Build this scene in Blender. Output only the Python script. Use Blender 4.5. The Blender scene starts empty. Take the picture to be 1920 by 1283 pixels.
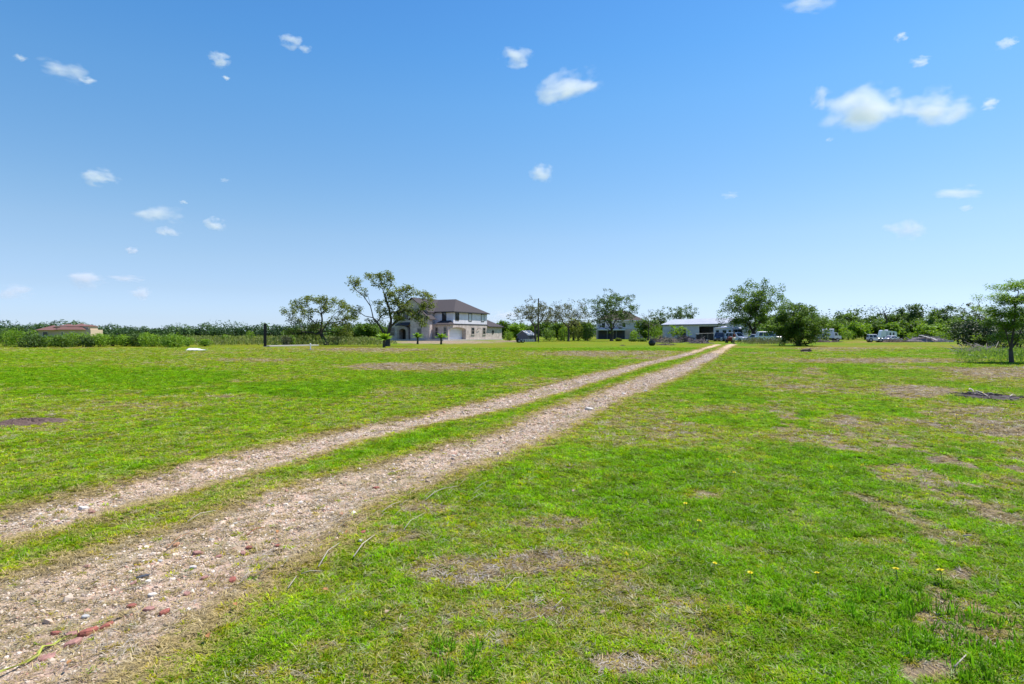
import bpy, math, random
import numpy as np
from mathutils import Vector, Matrix

R = math.radians
SC = bpy.context.scene
COL = SC.collection

# ------------------------------------------------------------------ camera, sky, sun
F, HOR, EYE = 1100.0, 626.0, 1.5            # focal length in photo pixels, horizon row, eye height
cam_d = bpy.data.cameras.new('camera')
cam = bpy.data.objects.new('camera', cam_d); COL.objects.link(cam)
cam.location = (0, 0, EYE); cam.rotation_euler = (R(90), 0, 0)
cam_d.sensor_width = 36.0; cam_d.lens = 36.0 * F / 1920
cam_d.shift_y = -(641.5 - HOR) / 1920
cam_d.clip_start = 0.1; cam_d.clip_end = 30000
SC.camera = cam

SUN_EL, SUN_AZ = R(62), R(66)               # azimuth clockwise from the view direction (+Y)
sdir = Vector((math.sin(SUN_AZ) * math.cos(SUN_EL), math.cos(SUN_AZ) * math.cos(SUN_EL), math.sin(SUN_EL)))
world = bpy.data.worlds.new('World'); SC.world = world; world.use_nodes = True
nt = world.node_tree
sky = nt.nodes.new('ShaderNodeTexSky'); sky.sky_type = 'NISHITA'; sky.sun_disc = False
sky.sun_elevation = SUN_EL; sky.sun_rotation = SUN_AZ
sky.air_density = 1.0; sky.dust_density = 0.3; sky.ozone_density = 3.0; sky.altitude = 0
hsv = nt.nodes.new('ShaderNodeHueSaturation'); hsv.inputs['Saturation'].default_value = 1.12
bgn = nt.nodes['Background']; bgn.inputs['Strength'].default_value = 0.119
# sky tint graded by height, the same all round; bluer overhead to cool shade
tcw = nt.nodes.new('ShaderNodeTexCoord'); spw = nt.nodes.new('ShaderNodeSeparateXYZ'); nt.links.new(tcw.outputs['Generated'], spw.inputs[0])
rmp = nt.nodes.new('ShaderNodeValToRGB'); nt.links.new(spw.outputs['Z'], rmp.inputs['Fac'])
for i, (z, r_, g_, b_) in enumerate([(0.0, .57, .74, 1.23), (0.024, .556, .668, 1.037), (0.069, .62, .651, .83), (0.114, .72, .714, .785), (0.158, .779, .771, .787), (0.201, .763, .807, .811), (0.284, .707, .855, .881), (0.361, .652, .894, .949), (0.431, .56, .88, .99), (0.52, .49, .84, 1.01), (0.75, .47, .74, 1.02), (1.0, .46, .68, 1.02)]):
    el = rmp.color_ramp.elements[i] if i < 2 else rmp.color_ramp.elements.new(z)
    el.position = z; el.color = (r_, g_, b_, 1)
mxw = nt.nodes.new('ShaderNodeMix'); mxw.data_type = 'RGBA'; mxw.blend_type = 'MULTIPLY'; mxw.inputs[0].default_value = 1
nt.links.new(sky.outputs[0], hsv.inputs['Color']); nt.links.new(hsv.outputs[0], mxw.inputs[6]); nt.links.new(rmp.outputs[0], mxw.inputs[7]); nt.links.new(mxw.outputs[2], bgn.inputs['Color'])
sun_d = bpy.data.lights.new('sun', 'SUN'); sun_d.energy = 4.6; sun_d.angle = R(0.53); sun_d.color = (1.0, 0.95, 0.87)
sun = bpy.data.objects.new('sun', sun_d); COL.objects.link(sun)
sun.rotation_euler = sdir.to_track_quat('Z', 'Y').to_euler()
SC.view_settings.view_transform = 'Standard'; SC.view_settings.look = 'None'
SC.view_settings.gamma = 1.0; SC.view_settings.exposure = 0.66; SC.view_settings.use_curve_mapping = False
SC.render.engine = 'CYCLES'
cy = SC.cycles
cy.max_bounces = 6; cy.diffuse_bounces = 3; cy.glossy_bounces = 2; cy.transmission_bounces = 3
cy.transparent_max_bounces = 8; cy.volume_bounces = 6; cy.use_denoising = True; cy.denoising_prefilter = 'ACCURATE'
cy.volume_step_rate = 1.0; cy.caustics_reflective = False; cy.caustics_refractive = False

# ------------------------------------------------------------------ helpers
def P(x, y, z):                       # photo pixel at depth z -> world point
    return np.array([(x - 960) / F * z, z, EYE - (y - HOR) / F * z])
def GZ(y): return F * EYE / (y - HOR)
def G(x, y):                          # photo pixel -> point on the flat ground
    z = GZ(y); return np.array([(x - 960) / F * z, z, 0.0])

def tag(o, label=None, cat=None, group=None, kind=None):
    if label: o['label'] = label
    if cat: o['category'] = cat
    if group: o['group'] = group
    if kind: o['kind'] = kind
    return o
def empty(name, loc=(0, 0, 0), rz=0.0):
    o = bpy.data.objects.new(name, None); COL.objects.link(o)
    o.location = loc; o.rotation_euler = (0, 0, rz); o.empty_display_size = 0.2
    return o
def np_mesh(name, V, faces, mats, parent=None, smooth=False, attrs=None, midx=None, link=True):
    V = np.asarray(V, dtype=np.float32)
    me = bpy.data.meshes.new(name)
    if isinstance(faces, np.ndarray):
        n, k = faces.shape
        me.vertices.add(len(V)); me.vertices.foreach_set('co', V.ravel())
        me.loops.add(n * k); me.loops.foreach_set('vertex_index', faces.astype(np.int32).ravel())
        me.polygons.add(n); me.polygons.foreach_set('loop_start', np.arange(0, n * k, k, dtype=np.int32))
        me.update(calc_edges=True)
    else:
        me.from_pydata(V.tolist(), [], faces)
    if not isinstance(mats, (list, tuple)): mats = [mats]
    for m in mats: me.materials.append(m)
    if midx is not None: me.polygons.foreach_set('material_index', np.asarray(midx, dtype=np.int32))
    if smooth: me.polygons.foreach_set('use_smooth', np.ones(len(me.polygons), dtype=bool))
    for k, a in (attrs or {}).items():
        a = np.asarray(a, dtype=np.float32)
        if a.ndim == 1:
            me.attributes.new(k, 'FLOAT', 'POINT').data.foreach_set('value', a)
        else:
            me.attributes.new(k, 'FLOAT_COLOR', 'POINT').data.foreach_set('color', a.ravel())
    me.update()
    o = bpy.data.objects.new(name, me)
    if link: COL.objects.link(o)
    if parent is not None: o.parent = parent
    return o
def clone(o, parent=None):
    c = o.copy(); COL.objects.link(c); c.parent = parent
    for ch in list(o.children): clone(ch, c)
    return c

class MB:
    """collects shapes into one mesh"""
    def __init__(s): s.v = []; s.f = []; s.m = []
    def add(s, vs, fs, mi=0):
        b = len(s.v); s.v += [tuple(map(float, p)) for p in vs]
        s.f += [tuple(b + i for i in f) for f in fs]; s.m += [mi] * len(fs); return s
    def box(s, x0, x1, y0, y1, z0, z1, mi=0, bev=0.0):
        if bev <= 0:
            vs = [(x, y, z) for z in (z0, z1) for x, y in ((x0, y0), (x1, y0), (x1, y1), (x0, y1))]
            return s.add(vs, [(0, 3, 2, 1), (4, 5, 6, 7), (0, 1, 5, 4), (1, 2, 6, 5), (2, 3, 7, 6), (3, 0, 4, 7)], mi)
        b = bev; rings = []
        for z, i in ((z0, b), (z0 + b, 0), (z1 - b, 0), (z1, b)):
            rings.append([(x0 + b + i * 0, y0 + i, z), (x1 - b, y0 + i, z), (x1 - i, y0 + b, z), (x1 - i, y1 - b, z),
                          (x1 - b, y1 - i, z), (x0 + b, y1 - i, z), (x0 + i, y1 - b, z), (x0 + i, y0 + b, z)])
        return s.loft(rings, True, True, mi)
    def loft(s, rings, cap0=True, cap1=True, mi=0, closed=True):
        n = len(rings[0]); vs = [p for r in rings for p in r]; fs = []
        for k in range(len(rings) - 1):
            for i in range(n if closed else n - 1):
                j = (i + 1) % n
                fs.append((k * n + i, k * n + j, (k + 1) * n + j, (k + 1) * n + i))
        if cap0: fs.append(tuple(range(n - 1, -1, -1)))
        if cap1: fs.append(tuple((len(rings) - 1) * n + i for i in range(n)))
        return s.add(vs, fs, mi)
    def prism(s, poly, a0, a1, axis='y', mi=0):       # poly of 2D points, extruded along axis
        def mk(p, a):
            return (p[0], a, p[1]) if axis == 'y' else ((a, p[0], p[1]) if axis == 'x' else (p[0], p[1], a))
        return s.loft([[mk(p, a0) for p in poly], [mk(p, a1) for p in poly]], True, True, mi)
    def tube(s, pts, rad, n=8, mi=0, caps=True):
        pts = [Vector(p) for p in pts]; rings = []
        if not hasattr(rad, '__len__'): rad = [rad] * len(pts)
        ref = Vector((0.31, 0.87, 0.22)).normalized()
        for i, p in enumerate(pts):
            d = (pts[min(i + 1, len(pts) - 1)] - pts[max(i - 1, 0)])
            d = d.normalized() if d.length > 1e-9 else Vector((0, 0, 1))
            if abs(d.dot(ref)) > 0.95: ref = Vector((0.9, -0.2, 0.3)).normalized()
            u = d.cross(ref).normalized(); w = d.cross(u)
            rings.append([tuple(p + (u * math.cos(2 * math.pi * k / n) + w * math.sin(2 * math.pi * k / n)) * rad[i]) for k in range(n)])
        return s.loft(rings, caps, caps, mi)
    def lathe(s, prof, n=16, c=(0, 0, 0), mi=0, axis='z'):
        rings = []
        for r, h in prof:
            ring = []
            for k in range(n):
                a = 2 * math.pi * k / n
                p = (r * math.cos(a), r * math.sin(a), h)
                if axis == 'y': p = (p[0], p[2], -p[1])
                if axis == 'x': p = (p[2], p[0], p[1])
                ring.append((c[0] + p[0], c[1] + p[1], c[2] + p[2]))
            rings.append(ring)
        return s.loft(rings, True, True, mi)
    def quad(s, a, b, c, d, mi=0): return s.add([a, b, c, d], [(0, 1, 2, 3)], mi)
    def build(s, name, mats, parent=None, smooth=False):
        return np_mesh(name, s.v, s.f, mats, parent, smooth, midx=s.m)

def hash2(ix, iy, seed):
    h = (ix.astype(np.int64) * 374761393 + iy.astype(np.int64) * 668265263 + seed * 1274126177) & 0x7fffffff
    h = ((h ^ (h >> 13)) * 1103515245) & 0x7fffffff
    h = ((h ^ (h >> 16)) * 69069) & 0x7fffffff
    return (h & 0xffff) / 65535.0
def vnoise(x, y, seed=0):
    ix = np.floor(x).astype(np.int64); iy = np.floor(y).astype(np.int64)
    fx = x - ix; fy = y - iy
    fx = fx * fx * (3 - 2 * fx); fy = fy * fy * (3 - 2 * fy)
    a = hash2(ix, iy, seed); b = hash2(ix + 1, iy, seed); c = hash2(ix, iy + 1, seed); d = hash2(ix + 1, iy + 1, seed)
    return (a * (1 - fx) + b * fx) * (1 - fy) + (c * (1 - fx) + d * fx) * fy
def fbm(x, y, seed=0, octaves=4, gain=0.5):
    t = 0; a = 1; s = 0
    for o in range(octaves):
        t = t + a * vnoise(x * 2 ** o + 17.3 * o, y * 2 ** o - 9.1 * o, seed + o); s += a; a *= gain
    return t / s
def sstep(a, b, x):
    t = np.clip((x - a) / (b - a), 0, 1); return t * t * (3 - 2 * t)

# ------------------------------------------------------------------ materials
MATS = {}
def nodes_of(name):
    m = bpy.data.materials.new(name); m.use_nodes = True
    return m, m.node_tree, m.node_tree.nodes['Principled BSDF']
def mat(name, col, rough=0.7, var=0.12, scale=3.0, metal=0.0, bump=0.0, spec=0.3, col2=None, coat=0.0):
    """plain surface with mottling of its own"""
    if name in MATS: return MATS[name]
    m, t, b = nodes_of(name)
    N, L = t.nodes, t.links
    tc = N.new('ShaderNodeTexCoord'); no = N.new('ShaderNodeTexNoise')
    no.inputs['Scale'].default_value = scale; no.inputs['Detail'].default_value = 6; no.inputs['Roughness'].default_value = 0.65
    L.new(tc.outputs['Object'], no.inputs['Vector'])
    rp = N.new('ShaderNodeValToRGB'); rp.color_ramp.elements[0].position = 0.3; rp.color_ramp.elements[1].position = 0.72
    c = np.array(col); c2 = np.array(col2) if col2 is not None else np.clip(c * (1 + var), 0, 1)
    c1 = c if col2 is not None else c * (1 - var)
    rp.color_ramp.elements[0].color = (*c1, 1); rp.color_ramp.elements[1].color = (*c2, 1)
    L.new(no.outputs['Fac'], rp.inputs['Fac']); L.new(rp.outputs['Color'], b.inputs['Base Color'])
    b.inputs['Roughness'].default_value = rough; b.inputs['Metallic'].default_value = metal
    b.inputs['Specular IOR Level'].default_value = spec; b.inputs['Coat Weight'].default_value = coat
    if bump:
        bp = N.new('ShaderNodeBump'); bp.inputs['Strength'].default_value = bump; bp.inputs['Distance'].default_value = 0.02
        L.new(no.outputs['Fac'], bp.inputs['Height']); L.new(bp.outputs[0], b.inputs['Normal'])
    MATS[name] = m; return m
def glass_mat(name, col=(0.02, 0.025, 0.03)):
    if name in MATS: return MATS[name]
    m = mat(name, col, rough=0.06, var=0.2, scale=1.0, spec=0.6); return m
def brick_mat(name, a, b_, mortar, sc=1.0):
    m, t, b = nodes_of(name); N, L = t.nodes, t.links
    tc = N.new('ShaderNodeTexCoord'); sp = N.new('ShaderNodeSeparateXYZ'); L.new(tc.outputs['Object'], sp.inputs[0])
    ad = N.new('ShaderNodeMath'); L.new(sp.outputs[0], ad.inputs[0]); L.new(sp.outputs[1], ad.inputs[1])
    cb = N.new('ShaderNodeCombineXYZ'); L.new(ad.outputs[0], cb.inputs[0]); L.new(sp.outputs[2], cb.inputs[1])
    br = N.new('ShaderNodeTexBrick'); br.inputs['Scale'].default_value = 1.0 / sc
    br.inputs['Color1'].default_value = (*a, 1); br.inputs['Color2'].default_value = (*b_, 1); br.inputs['Mortar'].default_value = (*mortar, 1)
    br.inputs['Brick Width'].default_value = 0.30; br.inputs['Row Height'].default_value = 0.09; br.inputs['Mortar Size'].default_value = 0.012
    L.new(cb.outputs[0], br.inputs['Vector'])
    no = N.new('ShaderNodeTexNoise'); no.inputs['Scale'].default_value = 1.1; no.inputs['Detail'].default_value = 7; no.inputs['Roughness'].default_value = 0.75
    L.new(tc.outputs['Object'], no.inputs['Vector'])
    rp = N.new('ShaderNodeValToRGB'); rp.color_ramp.elements[0].position = 0.36; rp.color_ramp.elements[0].color = (0.68, 0.66, 0.66, 1)
    rp.color_ramp.elements[1].position = 0.66; rp.color_ramp.elements[1].color = (1.18, 1.16, 1.14, 1)
    L.new(no.outputs['Fac'], rp.inputs['Fac'])
    mx = N.new('ShaderNodeMix'); mx.data_type = 'RGBA'; mx.blend_type = 'MULTIPLY'; mx.inputs[0].default_value = 1
    L.new(br.outputs['Color'], mx.inputs[6]); L.new(rp.outputs['Color'], mx.inputs[7]); L.new(mx.outputs[2], b.inputs['Base Color'])
    b.inputs['Roughness'].default_value = 0.9; b.inputs['Specular IOR Level'].default_value = 0.2
    bp = N.new('ShaderNodeBump'); bp.inputs['Strength'].default_value = 0.5; bp.inputs['Distance'].default_value = 0.01
    L.new(br.outputs['Fac'], bp.inputs['Height']); bp.invert = True; L.new(bp.outputs[0], b.inputs['Normal'])
    MATS[name] = m; return m
def ribs_mat(name, col, period=0.3, axis=0, rough=0.45, depth=0.03, metal=0.0, tilt=True):
    """sheet siding or lap boards: ribs as bump along one object axis"""
    m, t, b = nodes_of(name); N, L = t.nodes, t.links
    tc = N.new('ShaderNodeTexCoord'); sp = N.new('ShaderNodeSeparateXYZ'); L.new(tc.outputs['Object'], sp.inputs[0])
    if axis == 3:
        src = N.new('ShaderNodeMath'); L.new(sp.outputs[0], src.inputs[0]); L.new(sp.outputs[1], src.inputs[1]); so = src.outputs[0]
    else: so = sp.outputs[axis]
    dv = N.new('ShaderNodeMath'); dv.operation = 'DIVIDE'; dv.inputs[1].default_value = period; L.new(so, dv.inputs[0])
    fr = N.new('ShaderNodeMath'); fr.operation = 'FRACT'; L.new(dv.outputs[0], fr.inputs[0])
    pw = N.new('ShaderNodeMath'); pw.operation = 'POWER'; pw.inputs[1].default_value = 3.0; L.new(fr.outputs[0], pw.inputs[0])
    bp = N.new('ShaderNodeBump'); bp.inputs['Strength'].default_value = 0.8; bp.inputs['Distance'].default_value = depth
    L.new(pw.outputs[0], bp.inputs['Height']); L.new(bp.outputs[0], b.inputs['Normal'])
    no = N.new('ShaderNodeTexNoise'); no.inputs['Scale'].default_value = 0.8; no.inputs['Detail'].default_value = 6
    L.new(tc.outputs['Object'], no.inputs['Vector'])
    rp = N.new('ShaderNodeValToRGB'); c = np.array(col)
    rp.color_ramp.elements[0].position = 0.3; rp.color_ramp.elements[0].color = (*(c * 0.88), 1)
    rp.color_ramp.elements[1].position = 0.7; rp.color_ramp.elements[1].color = (*np.clip(c * 1.06, 0, 1), 1)
    L.new(no.outputs['Fac'], rp.inputs['Fac']); L.new(rp.outputs['Color'], b.inputs['Base Color'])
    b.inputs['Roughness'].default_value = rough; b.inputs['Metallic'].default_value = metal; b.inputs['Specular IOR Level'].default_value = 0.3
    MATS[name] = m; return m
def leaf_mat(name, dark, light, trans=0.3):
    """foliage: each leaf has its own tint (attribute 'tint' 0..1)"""
    m, t, b = nodes_of(name); N, L = t.nodes, t.links
    at = N.new('ShaderNodeAttribute'); at.attribute_name = 'tint'
    rp = N.new('ShaderNodeValToRGB'); rp.color_ramp.elements[0].color = (*dark, 1); rp.color_ramp.elements[1].color = (*light, 1)
    L.new(at.outputs['Fac'], rp.inputs['Fac']); L.new(rp.outputs['Color'], b.inputs['Base Color'])
    b.inputs['Roughness'].default_value = 0.55; b.inputs['Specular IOR Level'].default_value = 0.25
    tr = N.new('ShaderNodeBsdfTranslucent')
    mx0 = N.new('ShaderNodeMix'); mx0.data_type = 'RGBA'; mx0.blend_type = 'MULTIPLY'; mx0.inputs[0].default_value = 1
    L.new(rp.outputs['Color'], mx0.inputs[6]); mx0.inputs[7].default_value = (1.5, 1.45, 0.6, 1); L.new(mx0.outputs[2], tr.inputs['Color'])
    ms = N.new('ShaderNodeMixShader'); ms.inputs[0].default_value = trans
    L.new(b.outputs[0], ms.inputs[1]); L.new(tr.outputs[0], ms.inputs[2])
    L.new(ms.outputs[0], N['Material Output'].inputs['Surface'])
    MATS[name] = m; return m
def tint_mat(name, rough=0.6, trans=0.25, spec=0.2):
    """scattered pieces: colour carried by each piece, varied per blade by 'v'"""
    m, t, b = nodes_of(name); N, L = t.nodes, t.links
    at = N.new('ShaderNodeAttribute'); at.attribute_name = 'tint'; at.attribute_type = 'INSTANCER'
    av = N.new('ShaderNodeAttribute'); av.attribute_name = 'v'
    mx = N.new('ShaderNodeMix'); mx.data_type = 'RGBA'; mx.blend_type = 'MULTIPLY'; mx.inputs[0].default_value = 1
    L.new(at.outputs['Color'], mx.inputs[6]); L.new(av.outputs['Fac'], mx.inputs[7]); L.new(mx.outputs[2], b.inputs['Base Color'])
    b.inputs['Roughness'].default_value = rough; b.inputs['Specular IOR Level'].default_value = spec
    if trans:
        tr = N.new('ShaderNodeBsdfTranslucent'); L.new(mx.outputs[2], tr.inputs['Color'])
        ms = N.new('ShaderNodeMixShader'); ms.inputs[0].default_value = trans
        L.new(b.outputs[0], ms.inputs[1]); L.new(tr.outputs[0], ms.inputs[2]); L.new(ms.outputs[0], N['Material Output'].inputs['Surface'])
    MATS[name] = m; return m

BARK = mat('bark_grey', (0.085, 0.072, 0.06), 0.9, 0.35, 4, bump=0.6)
BARK_D = mat('bark_dark', (0.07, 0.057, 0.047), 0.9, 0.35, 4, bump=0.6)
BARK_P = mat('bark_pale', (0.20, 0.185, 0.165), 0.9, 0.3, 4, bump=0.6)
LEAF = leaf_mat('leaf_mid', (0.042, 0.095, 0.014), (0.15, 0.25, 0.035), .36)
LEAF_D = leaf_mat('leaf_dark', (0.032, 0.072, 0.020), (0.115, 0.195, 0.045), 0.32)
LEAF_B = leaf_mat('leaf_bright', (0.09, 0.18, 0.014), (0.22, 0.36, 0.035), .4)
LEAF_O = leaf_mat('leaf_olive', (0.06, 0.09, 0.018), (0.20, 0.25, 0.045), .38)
LEAF_G = leaf_mat('leaf_grey', (0.06, 0.075, 0.045), (0.15, 0.165, 0.10))
LEAF_F = leaf_mat('leaf_far', (0.018, 0.05, 0.020), (0.075, 0.15, 0.035), .2)
LEAF_K = leaf_mat('leaf_deep_shade', (0.014, 0.030, 0.012), (0.05, 0.09, 0.028), .15)  # deep shade of the thicket put into the leaf colour
STRAW = leaf_mat('straw', (0.16, 0.13, 0.07), (0.34, 0.29, 0.17), 0.2)
#PART2
# ------------------------------------------------------------------ the field
def wpts(px): return np.array([G(x, y)[:2] for x, y in px])
RUT_L = np.vstack([[(-6.6, -1.5), (-5.0, 2.2)], wpts([(0, 990), (300, 915), (640, 820), (853, 778), (1000, 741), (1100, 713), (1200, 685), (1280, 667), (1347, 646)])])
RUT_R = np.vstack([[(-4.5, -1.5), (-3.3, 1.2), (-2.45, 2.9)], wpts([(230, 1105), (430, 1025), (640, 922), (800, 872), (973, 820), (1080, 770), (1200, 722), (1280, 692), (1340, 664), (1373, 645.5)])])
def seg_d(x, y, pl):
    best = np.full(x.shape, 1e9)
    for (ax, ay), (bx, by) in zip(pl[:-1], pl[1:]):
        dx, dy = bx - ax, by - ay
        t = np.clip(((x - ax) * dx + (y - ay) * dy) / (dx * dx + dy * dy), 0, 1)
        best = np.minimum(best, np.hypot(x - ax - t * dx, y - ay - t * dy))
    return best
# (x, y, rx, ry, amount) in photo pixels: dry (+) and lush (-) places on the lawn
DRY_SPOTS = [(790, 690, 150, 9, .75), (930, 684, 60, 5, .4), (1140, 664, 150, 6, .45), (700, 657, 120, 4, .4), (480, 676, 90, 4, .35),
    (320, 763, 90, 7, .15), (420, 746, 26, 2.5, .5), (250, 662, 180, 5, .15), (1720, 738, 70, 14, .7), (1880, 700, 120, 10, .5), (1650, 678, 180, 6, .5), (1560, 655, 70, 4, .5),
    (1400, 770, 110, 12, .35), (1310, 735, 40, 8, .35), (1570, 790, 60, 10, .4), (1890, 812, 50, 8, .6), (1830, 770, 60, 8, .35), (1525, 697, 30, 8, .5),
    (860, 1075, 90, 28, .5), (700, 1010, 90, 18, .45), (1180, 1250, 70, 22, .8), (1010, 1060, 90, 22, .45), (560, 1215, 90, 20, .3), (900, 1200, 60, 16, .3),
    (1040, 985, 80, 12, .35), (1310, 930, 40, 10, .5), (1090, 880, 60, 12, .25), (790, 955, 60, 15, .5), (520, 1270, 80, 15, .3),
    (1300, 1245, 50, 20, .35), (1290, 1140, 35, 14, .4), (980, 1150, 120, 20, .3), (1640, 1020, 60, 10, .4), (690, 815, 60, 6, .35), (1000, 720, 120, 10, .45), (1230, 672, 60, 4, .5)]
LUSH_SPOTS = [(180, 715, 300, 26, -.35), (560, 730, 180, 14, -.45), (860, 716, 140, 9, -.45), (1080, 690, 150, 6, -.3), (330, 880, 120, 16, -.2),
    (1560, 880, 170, 35, -.3), (1450, 790, 130, 22, -.25), (1330, 880, 110, 25, -.3), (1260, 1000, 90, 30, -.3), (1520, 690, 120, 8, -.35), (1640, 780, 80, 14, -.3),
    (1800, 850, 80, 16, -.25), (380, 1220, 160, 40, -.35), (300, 1270, 120, 20, -.35), (1860, 1200, 60, 60, -.4), (1500, 1130, 140, 40, -.25), (780, 1260, 60, 18, -.2), (1600, 960, 90, 18, -.2), (1150, 655, 260, 3, -.35)]
DIRT_SPOTS = [(55, 795, 62, 8, 1), (140, 811, 20, 3.5, .7), (1800, 1085, 42, 15, .85), (1790, 1175, 38, 11, .75), (1820, 1215, 48, 13, .7), (1760, 1262, 80, 22, .9), (1768, 864, 34, 8, .9), (1488, 806, 8, 12, .7), (1488, 775, 6, 10, .5),
    (1592, 817, 16, 5, .7), (1625, 838, 13, 4, .6), (1690, 835, 26, 6, .6), (1680, 900, 34, 8, .6), (1643, 800, 22, 5, .7), (1870, 955, 35, 9, .6), (1430, 905, 40, 7, .4), (1340, 925, 28, 8, .5),
    (1545, 702, 14, 3, .7), (1905, 880, 18, 8, .7), (1750, 935, 90, 10, .4), (1205, 1250, 40, 16, .5), (560, 872, 20, 4, .3), (870, 1090, 32, 8, .35), (1700, 1050, 40, 8, .5), (470, 925, 26, 7, .3), (830, 642, 110, 3.2, .9), (960, 640, 40, 2.0, .8)]
DIRT_SEGS = [((1660, 825), (1800, 870), .16, .9), ((1800, 870), (1910, 930), .14, .85), ((1690, 890), (1910, 985), .13, .8), ((1460, 755), (1492, 830), .14, .8), ((1600, 930), (1770, 1010), .09, .7), ((1700, 1040), (1840, 1230), .11, .8), ((1590, 805), (1640, 845), .12, .75), ((1510, 690), (1560, 706), .15, .5), ((1380, 880), (1560, 925), .07, .4)]
def ell(x, y, spots, n):
    t = np.zeros(x.shape)
    for px, py, rx, ry, a in spots:
        zc = GZ(py); z1, z2 = GZ(py - min(ry, 0.7 * (py - HOR))), GZ(py + ry)
        zc = (z1 + z2) / 2
        q = ((x - (px - 960) / F * y) / (rx * np.maximum(y, .5) / F)) ** 2 + ((y - zc) / ((z1 - z2) / 2)) ** 2
        v = a * sstep(1.5, 0.25, q + (n - .5) * 1.9)
        t = np.where(np.abs(v) > np.abs(t), v, t) if a > 0 else np.minimum(t, v)
    return t
def field(x, y):
    n1 = fbm(x / 2.6 + 3, y / 3.2, 11, 4); n2 = fbm(x / .55, y / .6, 23, 3); n3 = fbm(x / 16, y / 22 + 5, 37, 3); n4 = fbm(x / .16, y / .16, 41, 2)
    r = np.hypot(x, y)
    dl, dr = seg_d(x, y, RUT_L), seg_d(x, y, RUT_R)
    wob = (n1 - .5) * .45 + (n2 - .5) * .35 + (n4 - .5) * .12
    hw_r = .45 + .30 * sstep(5.2, 2.7, y); hw_l = .36
    gl = sstep(.20, -.16, dl - hw_l + wob); gr = sstep(.20, -.18, dr - hw_r + wob)
    gravel = np.maximum(gl, gr)
    dmin = np.minimum(dl - hw_l, dr - hw_r)
    # between the ruts
    tL = np.array([[1, 0]]);
    sh = np.exp(-np.maximum(dmin + wob * .9, 0) ** 2 / .17) * .78
    mid = (dl + dr < 2.75)
    dry = .36 + 1.15 * (n1 - .5) + .55 * (n2 - .5) + 1.0 * (n3 - .5) + .25 * (n4 - .5)
    left = sstep(.3, -1.5, x - np.interp(y, RUT_L[:, 1], RUT_L[:, 0]))
    dry = dry * (1 - left) + left * (.38 + .45 * (n1 - .5) + .3 * (n2 - .5) + .5 * (n3 - .5) + .2 * (n4 - .5))
    dry = dry + ell(x, y, DRY_SPOTS, n2) + ell(x, y, LUSH_SPOTS, n2)
    dry = np.where(mid & (y > 6), dry - .25, np.where(mid, dry + .30, dry))
    dry = np.maximum(dry, sh + .5 * (n2 - .5))
    dirt = ell(x, y, DIRT_SPOTS, n2)
    for (a, b, w, am) in DIRT_SEGS:
        d = seg_d(x, y, wpts([a, b])); dirt = np.maximum(dirt, am * .8 * sstep(1.7, .2, d / w + (n2 - .44) * 8.0 + (n4 - .5) * 4.0))
    dirt = np.maximum(dirt, .7 * sstep(.74, .83, n2 * .6 + n1 * .4 + .05 * (x > 1.5)) * sstep(12, 6, r) * (1 - left))
    stk = fbm(x / .22 + 7, y / .95, 57, 3); reg = sstep(.40, .60, fbm(x / 1.9, y / 2.6 + 4, 59, 3)) * sstep(.33, .60, x / np.maximum(y, 1))
    dirt = np.maximum(dirt, .78 * sstep(.55, .68, stk) * reg * sstep(16, 8, r) * (1 - left))
    dry = dry + .35 * reg * sstep(22, 9, r) * (1 - left) * sstep(.42, .6, stk)
    dry = np.clip(np.maximum(dry, dirt * .95), 0, 1)
    return dry, np.clip(dirt, 0, 1), np.clip(gravel, 0, 1), n2, n4, sh
def height(x, y):
    r = np.hypot(x, y); k = sstep(45, 20, r)
    h = .05 * (fbm(x / 1.7, y / 1.7, 71, 3) - .5) + .025 * (fbm(x / .35, y / .35, 73, 2) - .5)
    dl, dr = seg_d(x, y, RUT_L), seg_d(x, y, RUT_R)
    h = h - .04 * sstep(.6, .1, np.minimum(dl, dr)) + .015
    return h * k
RAMP = np.array([[0, .145, .315, .003], [.22, .205, .350, .003], [.45, .290, .355, .006], [.62, .340, .310, .026], [.8, .395, .318, .075], [1, .445, .365, .20]])
def ramp(d):
    return np.stack([np.interp(d, RAMP[:, 0], RAMP[:, i]) for i in (1, 2, 3)], -1)

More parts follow.
